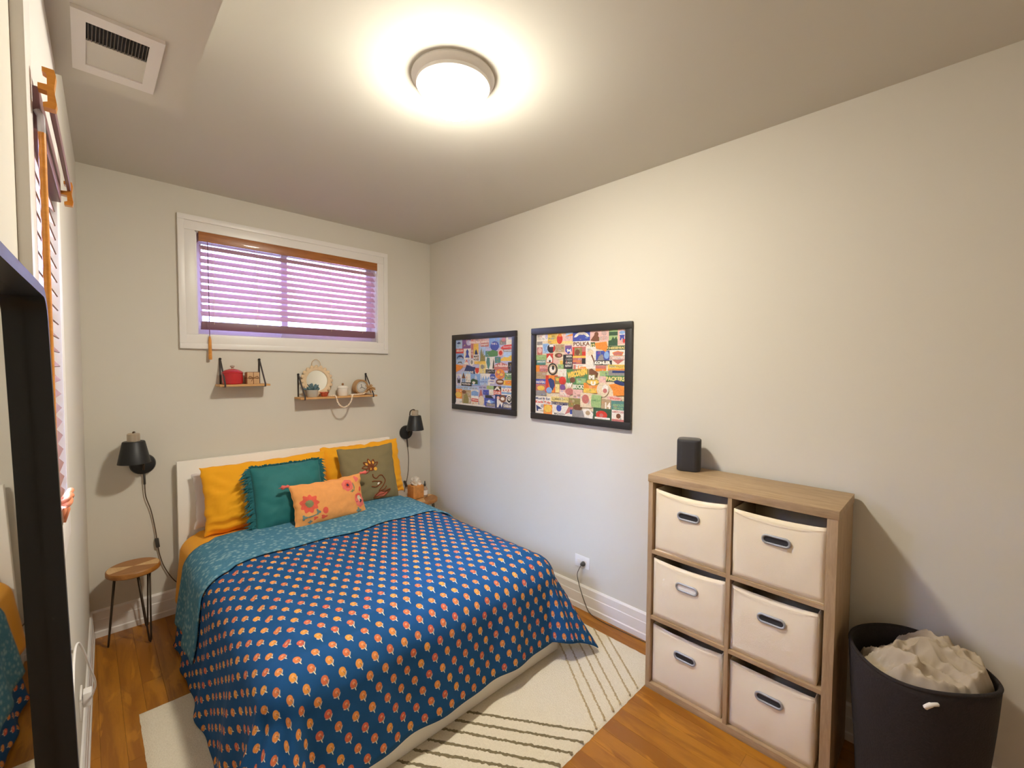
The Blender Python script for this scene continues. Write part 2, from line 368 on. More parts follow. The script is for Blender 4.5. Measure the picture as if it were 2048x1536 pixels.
# ------------------------------------------------------------------ room shell
YB = -4.6
WX0, WX1, WZ0, WZ1 = -1.874, -.545, 1.860, 2.572      # back window opening
b = B(); T = .22
b.box(-2.9, WX0, 0, T, -.1, H + .1).box(WX1, .15, 0, T, -.1, H + .1).box(WX0, WX1, 0, T, -.1, WZ0).box(WX0, WX1, 0, T, WZ1, H + .1)
struct('wall_back', b, M['wall'])
struct('wall_right', B().box(0, .15, YB, 0, -.1, H + .1), M['wall'])
struct('wall_front', B().box(-2.9, .15, YB - .15, YB, -.1, H + .1), M['wall'])
LY0, LY1, LZ0, LZ1 = -2.40, -1.86, 1.25, 2.20          # left window opening
b = B()
def lwall(y0, y1, z0, z1):
    b.add([(lwx(y, o), y, z) for z in (z0, z1) for y in (y0, y1) for o in (-.2, 0)], [(0, 2, 3, 1), (4, 5, 7, 6), (0, 1, 5, 4), (2, 6, 7, 3), (0, 4, 6, 2), (1, 3, 7, 5)])
lwall(YB, LY0, -.1, H + .1); lwall(LY1, 0, -.1, H + .1); lwall(LY0, LY1, -.1, LZ0); lwall(LY0, LY1, LZ1, H + .1)
struct('wall_left', b, M['wall'])
struct('ceiling', B().box(-2.9, .15, YB, T, H, H + .1), M['ceil'])
SX, SY, SZ = -2.158, -1.667, 2.55
b = B().add([(lwx(SY), SY, SZ), (SX, SY, SZ), (SX, YB, SZ), (lwx(YB), YB, SZ), (lwx(SY), SY, H), (SX, SY, H), (SX, YB, H), (lwx(YB), YB, H)],
            [(0, 1, 2, 3), (4, 7, 6, 5), (0, 4, 5, 1), (1, 5, 6, 2), (2, 6, 7, 3), (3, 7, 4, 0)])
struct('ceiling_soffit', b, M['ceil'])
# floor with boards as parts
fl = struct('floor', B().box(-2.9, .15, YB, T, -.1, -.012), M['dirt'])
bm = bmesh.new(); bmesh.ops.create_cube(bm, size=1)
for q in bm.verts: q.co += Vector((.5, .5, -.5))
top = [e for e in bm.edges if all(v_.co.z > -.01 for v_ in e.verts)]
bmesh.ops.bevel(bm, geom=top, offset=.012, segments=1, affect='EDGES')
pm = bpy.data.meshes.new('floor_board'); bm.to_mesh(pm); bm.free(); pm.materials.append(M['oak'])
x = -2.66; r_ = random.Random(3)
while x < 0:
    wd = .083; y = YB - r_.random() * .9
    while y < 0:
        L = r_.uniform(.8, 1.9); y1 = min(y + L, 0.0); y0 = max(y, YB)
        if y1 - y0 > .03:
            o = bpy.data.objects.new('board', pm); C.objects.link(o); o.parent = fl
            o.location = (x + .0004, y0 + .0004, 0); o.scale = (min(wd, 0 - x) - .0008, y1 - y0 - .0008, .012)
        y += L
    x += wd
# baseboards
prof = [(0, 0), (.020, 0), (.020, .034), (.015, .040), (.015, .105), (.0125, .109), (.0125, .155), (.006, .166), (0, .166)]
struct('baseboard_back', B().prism([(-a, z) for a, z in prof], LX, 0, 'x'), M['white'])
struct('baseboard_right', B().prism([(-a, z) for a, z in prof], YB, -.021, 'y'), M['white'])
b = B().prism(prof, YB, -.021, 'y').xf(lambda x, y, z: (lwx(y, x), y, z)); struct('baseboard_left', b, M['white'])

# back window
wn = struct('window_1')
def frame_pieces(par, x0, x1, z0, z1, wd, y0, y1, mat, name, f=None):
    """four mitred-looking boards, each a part; outer rect given, y0..y1 thickness"""
    for nm, bx in (('top', (x0, x1, z1 - wd, z1)), ('bottom', (x0, x1, z0, z0 + wd)), ('left', (x0, x0 + wd, z0 + wd, z1 - wd)), ('right', (x1 - wd, x1, z0 + wd, z1 - wd))):
        q = B().box(bx[0], bx[1], y0, y1, bx[2], bx[3], .0025)
        if f: q.xf(f)
        obj(name, q, mat, par, smooth=True)
frame_pieces(wn, -1.932, -.493, 1.806, 2.626, .062, -.016, 0, M['white'], 'casing_board')
frame_pieces(wn, -1.966, -.461, 1.772, 2.660, .036, -.026, 0, M['white'], 'casing_edge')
b = B().box(WX0 - .002, WX0 + .014, 0, .16, WZ0, WZ1).box(WX1 - .014, WX1 + .002, 0, .16, WZ0, WZ1).box(WX0, WX1, 0, .16, WZ1 - .014, WZ1 + .002).box(WX0, WX1, 0, .16, WZ0 - .002, WZ0 + .014)
obj('jamb', b, M['white'], wn)
X0, X1, Z0, Z1 = WX0 + .014, WX1 - .014, WZ0 + .014, WZ1 - .014
frame_pieces(wn, X0, -1.255, Z0, Z1, .045, .13, .155, M['vinyl'], 'sash_rail')
frame_pieces(wn, -1.305, X1, Z0, Z1, .045, .10, .125, M['vinyl'], 'sash_rail')
obj('glass_pane', B().box(X0 + .04, -1.295, .141, .145, Z0 + .04, Z1 - .04), M['glass'], wn)
obj('glass_pane', B().box(-1.265, X1 - .04, .111, .115, Z0 + .04, Z1 - .04), M['glass'], wn)
# left window
wl = struct('window_2')
LF = lambda x, y, z: (lwx(x, -y), x, z)      # frame-plane: x -> along the wall, -y -> into the room
for bx in ((LY0 - .09, LY0, LZ0 - .09, 2.53), (LY1, LY1 + .09, LZ0 - .09, 2.53), (LY0, LY1, LZ1, 2.53), (LY0, LY1, LZ0 - .09, LZ0)):
    obj('casing_board', B().box(bx[0], bx[1], -.017, 0, bx[2], bx[3], .0015).xf(LF), M['white'], wl, smooth=True)
b = B().box(LY0, LY0 + .012, 0, .15, LZ0, LZ1).box(LY1 - .012, LY1, 0, .15, LZ0, LZ1).box(LY0, LY1, 0, .15, LZ1 - .012, LZ1).box(LY0, LY1, 0, .15, LZ0, LZ0 + .012).xf(LF)
obj('jamb', b, M['white'], wl)
frame_pieces(wl, LY0 + .012, LY1 - .012, LZ0 + .012, LZ1 - .012, .04, .11, .14, M['vinyl'], 'sash_rail', LF)
obj('glass_pane', B().box(LY0 + .05, LY1 - .05, .123, .127, LZ0 + .05, LZ1 - .05).xf(LF), M['glass'], wl)

# neighbouring brick wall seen faintly through the right-hand sash
brickm, nt, p = newmat('pink_brick_outside'); br = nd(nt, 'ShaderNodeTexBrick'); br.inputs['Scale'].default_value = 4
br.inputs['Color1'].default_value = (.52, .24, .22, 1); br.inputs['Color2'].default_value = (.46, .20, .18, 1); br.inputs['Mortar'].default_value = (.5, .38, .36, 1)
nt.links.new(coords(nt, 'Object', (1, 1, 1), (PI / 2, 0, 0)), br.inputs[0]); nt.links.new(br.outputs[0], p.inputs['Base Color'])
struct('exterior_screen_wall', B().box(-.55, 4, 1.9, 2.1, -.1, 7.0), brickm)
struct('exterior_screen_wall', B().box(-7, -.552, 1.9, 2.1, -.1, 7.0), plain('sky_screen_stucco', (.42, .40, .42), .9, var=.1))  # stucco stretch added to keep bright sky off the back window
struct('exterior_ground', B().box(-9, 9, T + .01, 12, -.3, -.1).box(-12, -2.95, -12, T + .01, -.3, -.1), plain('grey_concrete', (.14, .13, .12), .9, var=.1))

# ------------------------------------------------------------------ ceiling lamp
LC = Vector((-1.318, -2.147, H))
t = thing('ceiling_lamp', 'round flush ceiling lamp with lit white glass dome and pale metal rim', 'lamp', LC)
obj('rim', B().lathe([(0.001, H), (.165, H), (.168, H - .008), (.160, H - .022), (.150, H - .028), (.148, H - .040), (.134, H - .045), (.128, H - .046), (.10, H - .030), (.001, H - .030)], 64, (LC.x, LC.y, 0)), M['rim'], t, smooth=True)
obj('glass_dome', B().lathe([(.127, H - .044), (.1265, H - .060), (.118, H - .085), (.102, H - .108), (.078, H - .130), (.045, H - .144), (.001, H - .148)], 48, (LC.x, LC.y, 0)), M['dome'], t, smooth='all')
obj('finial', B().lathe([(.001, H - .146), (.008, H - .148), (.009, H - .153), (.004, H - .158), (.006, H - .163), (.001, H - .167)], 16, (LC.x, LC.y, 0)), M['rim'], t, smooth='all')

# ------------------------------------------------------------------ ceiling vent
t = thing('air_vent', 'white rectangular air vent set in the low soffit beside the left wall', 'vent', (-2.33, -1.92, SZ))
vx0, vx1, vy0, vy1 = -2.425, -2.240, -2.075, -1.765
b = B().box(vx0 + .028, vx1 - .030, vy0, vy0 + .042, SZ - .010, SZ + .001).box(vx0 + .028, vx1 - .030, vy1 - .045, vy1, SZ - .010, SZ + .001).box(vx0, vx0 + .028, vy0, vy1, SZ - .010, SZ + .001).box(vx1 - .030, vx1, vy0, vy1, SZ - .010, SZ + .001)
obj('frame', b, M['white'], t); ym = vy0 + .135
obj('blank_panel', B().box(vx0 + .026, vx1 - .028, ym, vy1 - .04, SZ - .006, SZ + .001), M['ceil'], t)
obj('dark_opening', B().box(vx0 + .026, vx1 - .028, vy0 + .04, ym, SZ - .0015, SZ), M['darkhole'], t)
n = 17
lou = plain('vent_louvre_metal', (.16, .14, .12), .5, .3)
for i in range(n):
    xx = vx0 + .032 + (vx1 - vx0 - .066) * i / (n - 1)
    obj('louvre', B().add([(xx - .0005, vy0 + .041, SZ - .007), (xx + .0007, vy0 + .041, SZ - .007), (xx + .0035, vy0 + .041, SZ - .001), (xx + .0023, vy0 + .041, SZ - .001)] + [(xx - .0005, ym, SZ - .007), (xx + .0007, ym, SZ - .007), (xx + .0035, ym, SZ - .001), (xx + .0023, ym, SZ - .001)],
        [(0, 1, 2, 3), (4, 7, 6, 5), (0, 4, 5, 1), (1, 5, 6, 2), (2, 6, 7, 3), (3, 7, 4, 0)]), lou, t)

# ------------------------------------------------------------------ blinds
t = thing('window_blind', 'wooden slatted blind with orange valance in the high back window', 'blind', (-1.19, .045, 2.5))
obj('valance', B().box(-1.850, -.520 - .02, -.012, .006, 2.500, 2.574, .003).box(-1.850, -1.845, .006, .06, 2.50, 2.574), M['blindw'], t, smooth=True)
obj('headrail', B().box(-1.842, -.556, .012, .062, 2.515, 2.557), M['mauve'], t)
zs = [2.470 - .0452 * i for i in range(11)]
ca, sa = math.cos(math.radians(-46)), math.sin(math.radians(-46))
sl0 = None
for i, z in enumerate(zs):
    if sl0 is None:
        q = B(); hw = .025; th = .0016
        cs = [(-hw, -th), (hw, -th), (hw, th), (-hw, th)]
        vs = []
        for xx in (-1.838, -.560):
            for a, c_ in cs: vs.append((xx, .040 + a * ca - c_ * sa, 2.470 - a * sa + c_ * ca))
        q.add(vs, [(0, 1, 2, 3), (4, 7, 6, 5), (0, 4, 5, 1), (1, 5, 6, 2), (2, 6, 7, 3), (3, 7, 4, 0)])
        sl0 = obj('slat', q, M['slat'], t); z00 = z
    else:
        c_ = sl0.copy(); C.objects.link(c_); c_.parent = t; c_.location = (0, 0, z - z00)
obj('bottom_rail', B().box(-1.838, -.566, .014, .064, 1.908, 1.964, .003), M['mauve'], t, smooth=True)
for xx in (-1.765, -1.495, -.952, -.681):
    obj('ladder_cord', B().tube([(xx, .012, 2.52), (xx, .014, 1.945)], .0011, 5).tube([(xx, .068, 2.52), (xx, .068, 1.945)], .0011, 5), M['creampr'], t)
q = B().tube([(-1.802, -.020, 2.505), (-1.802, -.030, 1.86)], .0025, 6)
pc = obj('pull_cord', q, M['mauve'], t)
obj('wooden_tassel', B().lathe([(.001, 1.86), (.005, 1.858), (.009, 1.83), (.011, 1.72), (.011, 1.70), (.001, 1.698)], 10, (-1.802, -.034, 0)), M['hookw'], pc, smooth=True)

t = thing('window_blind', 'brown wooden blind seen edge-on in the tall left window beside the mirror', 'blind', (lwx(-2.13), -2.13, 2.3))
obj('headrail', B().box(LY0 + .006, LY1 - .02, -.026, .03, 2.108, 2.188, .003).xf(LF), M['plum'], t)
sl0 = None; k = 0; z = LZ1 - .10
while z > LZ0 + .07:
    if sl0 is None:
        vs = []; a2, s2 = math.cos(math.radians(54)), math.sin(math.radians(54))
        for xx in (LY0 + .018, LY1 - .018):
            for a, c_ in ((-.024, -.0014), (.024, -.0014), (.024, .0014), (-.024, .0014)):
                vs.append(LF(xx, .002 + a * a2 - c_ * s2, z + a * s2 + c_ * a2))
        sl0 = obj('slat', B().add(vs, [(0, 1, 2, 3), (4, 7, 6, 5), (0, 4, 5, 1), (1, 5, 6, 2), (2, 6, 7, 3), (3, 7, 4, 0)]), M['slatbr'], t); z00 = z
    else:
        c_ = sl0.copy(); C.objects.link(c_); c_.parent = t; c_.location = (0, 0, z - z00)
    z -= .0385
obj('bottom_rail', B().box(LY0 + .018, LY1 - .018, -.018, .024, LZ0 + .01, LZ0 + .05, .003).xf(LF), M['slatbr'], t)
yw = LY0 - .002
wd = obj('tilt_wand', B().tube([LF(yw, -.0275, 2.10), LF(yw, -.0275, 1.45)], .0056, 10), M['hookw'], t, smooth=True)
obj('clear_hook', B().tube([LF(yw, -.022, 2.140), LF(yw, -.027, 2.130), LF(yw, -.0275, 2.098)], .0055, 8), M['clear'], wd, smooth=True)

# wooden rail on brackets above the left window
t = thing('curtain_rail', 'slim plum rail with honey wood bracket plates above the left window', 'rail', (lwx(-2.15), -2.15, 2.16))
obj('bar', B().box(-2.42, -1.88, -.046, -.038, 2.142, 2.164, .002).xf(LF), M['plum'], t)
for yy, hh in ((-2.42, .036), (-1.88, .032)):
    zc = 2.175 if yy < -2 else 2.135
    pts = [(-.040, -hh), (-.032, -hh), (-.032, -hh + .008), (-.038, -hh + .011), (-.038, -.006), (-.026, -.005), (-.026, .005), (-.038, .006), (-.038, hh - .011), (-.032, hh - .008), (-.032, hh), (-.048, hh), (-.050, hh - .01), (-.047, 0), (-.050, -hh + .01), (-.048, -hh)]
    q = B(); n_ = len(pts[1:]); P2 = pts[1:]
    vs = [LF(yy + s_, a, zc + c_) for s_ in (-.010, .010) for a, c_ in P2]
    q.add(vs, [tuple(range(n_))[::-1], tuple(range(n_, 2 * n_))] + [(i, (i + 1) % n_, n_ + (i + 1) % n_, n_ + i) for i in range(n_)])
    obj('bracket', q, M['hookw'], t)
# peach bow at window corner
t = thing('fabric_bow', 'small peach fabric bow tied at the lower corner of the left window', 'bow', LF(-2.03, -.02, 1.31))
def BW(a, o, z): return LF(-2.03 + a, -.018 - o, 1.318 + z)
q = B()
for s_ in (-1, 1):
    for k_ in (0, 1): q.tube(smooth_path([BW(0, .002, 0), BW(s_ * .022, .012, .014 - k_ * .012), BW(s_ * .040, .010, .010 - k_ * .016), BW(s_ * .026, .000, -.004 - k_ * .006), BW(0, .002, 0)], 4), [.004] + [.007] * 15 + [.004], 8)
q.sphere(BW(0, .006, 0), .0085, 10, 8)
obj('loops', q, M['peach'], t, smooth='all')
obj('tails', B().tube([BW(0, .004, -.004), BW(.010, .004, -.030), BW(.004, .000, -.062)], [.004, .008, .003], 8).tube([BW(0, .002, -.004), BW(-.014, .000, -.026), BW(-.018, -.002, -.045)], [.004, .007, .003], 8), M['peach'], t, smooth='all')

# ------------------------------------------------------------------ leaning mirror
MY1, MY0, MZ1, MZ0, MR = -2.535, -3.165, 1.790, .012, .050
t = thing('floor_mirror', 'tall black framed mirror with rounded corners leaning on the left wall', 'mirror', (lwx(-2.85, .04), -2.85, 0))
def MF(x, y, z):       # x along wall, y depth (negative into the room)
    return (lwx(x, .010 - (MY1 - x) * .012 + (MZ1 - z) * .022 - y), x, z)
def rrect(x0, x1, z0, z1, r, n=8):
    o = []
    for cx_, cz, a0 in ((x1 - r, z1 - r, 0), (x0 + r, z1 - r, 90), (x0 + r, z0 + r, 180), (x1 - r, z0 + r, 270)):
        for k in range(n + 1):
            a = math.radians(a0 + 90 * k / n); o.append((cx_ + r * math.cos(a), cz + r * math.sin(a)))
    return o
outer = rrect(MY0, MY1, MZ0, MZ1, MR); inner = rrect(MY0 + .016, MY1 - .016, MZ0 + .016, MZ1 - .016, MR - .016)
n = len(outer); vs = []
for ring, yy in ((outer, .004), (outer, -.025), (inner, -.025), (inner, .001)): vs += [MF(a, yy, c_) for a, c_ in ring]
fs = []
for k in range(3): fs += [(k * n + i, k * n + (i + 1) % n, (k + 1) * n + (i + 1) % n, (k + 1) * n + i) for i in range(n)]
obj('frame', B().add(vs, fs), M['blackmetal'], t, smooth=True)
obj('glass', B().add([MF(a, .0005, c_) for a, c_ in inner], [tuple(range(n))]), M['mirror'], t)
obj('backing', B().add([MF(a, .004, c_) for a, c_ in outer], [tuple(range(n))]), M['black'], t)

# ------------------------------------------------------------------ outlets and cords
def outlet(name, label, fn, mat_plug, plug=True):
    """fn maps (along, out, up) to world"""
    t = thing(name, label, 'outlet', fn(0, 0, 0))
    obj('cover_plate', B().box(-.060, .060, 0, .006, -.040, .040, .002).xf(fn), M['white'], t, smooth=True)
    for s_ in (-.024, .024):
        obj('socket', B().box(s_ - .016, s_ + .016, .006, .0075, -.013, .013, .0006).xf(fn), M['ceram'], t)
    return t
OR = lambda a, o, z: (-o, -1.857 + a, .325 + z)
outlet('wall_outlet', 'white wall outlet low on the right wall beyond the bed foot', OR, None)
t = thing('power_cord', 'thin dark power cord dropping from the right wall outlet to the floor', 'cord', (-.02, -1.86, 0))
obj('plug', B().lathe([(.001, 0), (.016, 0), (.015, .014), (.010, .026), (.001, .028)], 14, (0, 0, 0), Matrix.Rotation(-PI / 2, 3, 'Y')).xf(lambda x, y, z: (x - .008, y - 1.872, z + .318)), M['cable'], t, smooth=True)
cd = smooth_path([(-.032, -1.872, .318), (-.045, -1.862, .29), (-.042, -1.845, .24), (-.035, -1.862, .16), (-.030, -1.905, .06), (-.028, -1.945, .008), (-.045, -2.05, .004), (-.04, -2.25, .004), (-.03, -2.50, .004)])
obj('cable', B().tube(cd, .0024, 6), M['cable'], t, smooth='all')
OL = lambda a, o, z: (lwx(-1.25 - a, o), -1.25 - a, .33 + z)
outlet('wall_outlet', 'white wall outlet low on the left wall beside the mirror', OL, None)
t = thing('charger_cord', 'white charger cord looping from the low left wall outlet', 'cord', OL(0, .02, -.1))
obj('adapter', B().box(-.045, .000, .008, .034, -.025, .030, .004).xf(OL), M['whitecable'], t, smooth=True)
cd = smooth_path([OL(.0, .034, .01), OL(.03, .045, .06), OL(.08, .045, .12), OL(.16, .036, .21), OL(.24, .024, .32), OL(.32, .014, .39), OL(.45, .010, .40), OL(.62, .012, .30), OL(.8, .012, .05)])
obj('cable', B().tube(cd, .0035, 8), M['whitecable'], t, smooth='all')

# ------------------------------------------------------------------ rug
RX0, RX1, RY0, RY1 = -2.275, -.143, -2.528, -.955
t = thing('area_rug', 'cream wool rug with thin olive diagonal lines under the bed', 'rug', (-1.2, -1.75, 0))
nx, ny = 96, 80; q = B(); rr = random.Random(5)
for j in range(ny + 1):
    for i in range(nx + 1):
        xx = RX0 + (RX1 - RX0) * i / nx; yy = RY0 + (RY1 - RY0) * j / ny
        e = min(i, nx - i, j, ny - j)
        zz = .011 + noise.noise((xx * 6, yy * 6, 0)) * .0012 + rr.uniform(-.0006, .0006)
        if e == 0: zz = .001
        if e == 0: xx += noise.noise((yy * 30, 0, 3)) * .003; yy += noise.noise((xx * 30, 5, 3)) * .003
        q.v.append((xx, yy, zz))
for j in range(ny):
    for i in range(nx):
        a = j * (nx + 1) + i; q.f.append((a, a + 1, a + nx + 2, a + nx + 1))
obj('pile', q, M['rug'], t, smooth='all')
lines = [[(-.90, -1.72), (-1.126, -2.064), (-.983, -2.267), (-.811, -2.522)]]
lines = [[(-.811, -2.523), (-1.126, -2.066), (-1.34, -1.755)], [(-.887, -2.523), (-1.198, -2.066), (-1.41, -1.755)], [(-.965, -2.523), (-1.272, -2.062), (-1.48, -1.755)],
         [(-1.045, -2.523), (-1.353, -2.062), (-1.56, -1.755)], [(-1.107, -2.523), (-1.426, -2.061), (-1.64, -1.755)], [(-1.185, -2.523), (-1.505, -2.061), (-1.72, -1.755)],
         [(-1.27, -2.523), (-1.58, -2.061), (-1.79, -1.755)],
         [(-.785, -2.52), (-.557, -2.195), (-.30, -1.83)], [(-.716, -2.52), (-.547, -2.275), (-.27, -1.88)], [(-.642, -2.52), (-.46, -2.26), (-.20, -1.89)],
         [(-.580, -2.52), (-.369, -2.225), (-.15, -1.92)], [(-.493, -2.52), (-.32, -2.29), (-.152, -2.06)], [(-.419, -2.52), (-.29, -2.345), (-.158, -2.165)]]
for k, ln in enumerate(lines):
    q = B(); P_ = []
    for a, c_ in zip(ln[:-1], ln[1:]):
        m_ = 70
        for i in range(m_): P_.append((a[0] + (c_[0] - a[0]) * i / m_, a[1] + (c_[1] - a[1]) * i / m_))
    wdt = .0085 if k < 7 else .0062
    d = Vector((ln[-1][0] - ln[0][0], ln[-1][1] - ln[0][1], 0)).normalized(); nn = Vector((-d.y, d.x, 0))
    for i, (xx, yy) in enumerate(P_):
        w1 = wdt * rr.uniform(.45, 1.2); w2 = wdt * rr.uniform(.45, 1.2); j_ = rr.uniform(-.002, .002)
        zt = .0155 + rr.uniform(-.001, .001)
        q.v += [(xx - nn.x * (w1 - j_), yy - nn.y * (w1 - j_), .011), (xx + nn.x * j_, yy + nn.y * j_, zt), (xx + nn.x * (w2 + j_), yy + nn.y * (w2 + j_), .011)]
    for i in range(len(P_) - 1):
        a = i * 3; q.f += [(a, a + 1, a + 4, a + 3), (a + 1, a + 2, a + 5, a + 4)]
    obj('woven_line', q, M['rugline'] if k < 7 else M['rugline2'], t)

# ------------------------------------------------------------------ bed
BX0, BX1, BYF = -2.004, -.476, -2.035
bed = thing('bed', 'white low bed with slab headboard and foot panel against the back wall', 'bed', (-1.24, -1.05, 0))
obj('headboard', B().box(BX0, BX1, -.070, -.032, .0, 1.024, .002), M['bedwhite'], bed, smooth=True)
obj('foot_panel', B().box(BX0, BX1, BYF, BYF + .045, .013, .385, .0025), M['bedwhite'], bed, smooth=True)
for xx in (BX0 + .01, BX1 - .05):
    obj('side_rail', B().box(xx, xx + .04, BYF + .045, -.07, .06, .30, .002), M['bedwhite'], bed)
obj('mattress', B().box(BX0 + .07, BX1 - .07, BYF + .06, -.08, .22, .525, .045), M['lavender'], bed, smooth=True)

def clothsheet(name, mat, parent, x0, x1, yf, yh, dl, dr, df, ztop, R, flare, thick, v0=None, v1=None, puff=.03, amp=.012, step=.022, lift=0., wavy=None, cflare=.30, seed=0, folds=1.0, headroll=0.0):
    """x0..x1, yf..yh: flat top; dl, dr, df: length of cloth beyond it on each side. Cloth coordinates are kept as UV in metres."""
    us = np.arange(x0 - dl, x1 + dr + 1e-6, step); y_lo = yf - df if v0 is None else v0; y_hi = yh if v1 is None else v1
    vs_ = np.arange(y_lo, y_hi + 1e-6, step); nu, nv = len(us), len(vs_)
    V = []; UV = []
    Lq = PI / 2 * R; ix0, ix1, iyf = x0 + R, x1 - R, yf + R
    for j, cv in enumerate(vs_):
        for i, cu in enumerate(us):
            vv = cv
            if wavy and j < 4: vv = cv + wavy(cu) * (1 - j / 4)
            ddx = ix0 - cu if cu < ix0 else (cu - ix1 if cu > ix1 else 0); sx = -1 if cu < ix0 else 1
            ddy = iyf - vv if vv < iyf else 0
            d = math.hypot(ddx, ddy); px = min(max(cu, ix0), ix1); py = max(vv, iyf)
            # pillow-like puff on top
            e = min(cu - x0, x1 - cu, vv - yf) if d == 0 else 0
            zt = ztop + puff * (1 - math.exp(-max(e, 0) * 5)) + .006 * noise.noise((cu * 3 + seed, vv * 3, 1)) + lift
            if d > 0:
                ux, uy = sx * ddx / d, -ddy / d
                corner = abs(2 * ux * uy)
                fl = flare + cflare * corner
                if d < Lq:
                    th = d / R; out = R * math.sin(th); dz = R - R * math.cos(th)
                else:
                    h = d - Lq; out = R + h * fl; dz = R + h * math.sqrt(max(.05, 1 - fl * fl))
                h = max(0, d - Lq * .6)
                ang = math.atan2(uy, ux)
                tcoord = (py + (ang if corner > .01 else 0) * .5) if abs(ux) > abs(uy) else (px + ang * .5)
                A = amp * min(1, h / .25) * folds
                wv_ = math.sin(tcoord * 15 + seed) * .55 + math.sin(tcoord * 27 + 1.7 + seed) * .3
                out += A * (wv_ + corner * 1.1 * math.sin(ang * 13 + 1.0))
                out += lift
                zz = zt - dz
                if zz < .022:
                    out += (.022 - zz) * .7; zz = .022 + .004 * noise.noise((cu * 20, vv * 20, 2))
                px += ux * out; py += uy * out
            else: zz = zt
            if headroll and vv > yh - headroll:
                tt = (vv - (yh - headroll)) / headroll; zz -= (1 - math.sqrt(max(0, 1 - tt * tt))) * headroll * .7
            V.append((px, py, zz)); UV.append((cu, vv))
    F = [(j * nu + i, j * nu + i + 1, (j + 1) * nu + i + 1, (j + 1) * nu + i) for j in range(nv - 1) for i in range(nu - 1)]
    q = B().add(V, F); o = obj(name, q, mat, parent, smooth='all', fixn=False)
    me = o.data; ul = me.uv_layers.new(name='cloth')
    li = np.empty(len(me.loops), dtype=np.int32); me.loops.foreach_get('vertex_index', li)
    ul.data.foreach_set('uv', np.array(UV, dtype=np.float32)[li].ravel())
    sd = o.modifiers.new('thickness', 'SOLIDIFY'); sd.thickness = thick; sd.offset = -1
    return o
o = clothsheet('duvet', M['mustard'], None, BX0 + .0, BX1 + .02, BYF + .02, -.10, .36, .22, .26, .545, .10, .08, .02, v0=-1.60, v1=-.10, puff=.030, amp=.012, lift=0, seed=4, headroll=.03)
tag(o, 'mustard yellow duvet showing below the pillows at the bed head', 'duvet')
cov = thing('coverlet', 'blue floral block print quilt over the bed with its teal reverse folded back', 'quilt', (-1.24, -1.3, .6))
clothsheet('quilt_cloth', M['blue'], cov, BX0 - .02, BX1 + .035, BYF - .02, -.46, .50, .31, .385, .572, .145, .13, .006, puff=.035, amp=.016, seed=1, lift=.0, cflare=.42)
clothsheet('folded_band', M['tealrev'], cov, BX0 - .02, BX1 + .035, BYF - .02, -.44, .375, .30, .385, .572, .145, .13, .008, v0=-.965, v1=-.44, puff=.036, amp=.016, seed=1, lift=.013,
           wavy=lambda u: .018 * math.sin(u * 7 + 1) + .01 * math.sin(u * 17), headroll=.02)

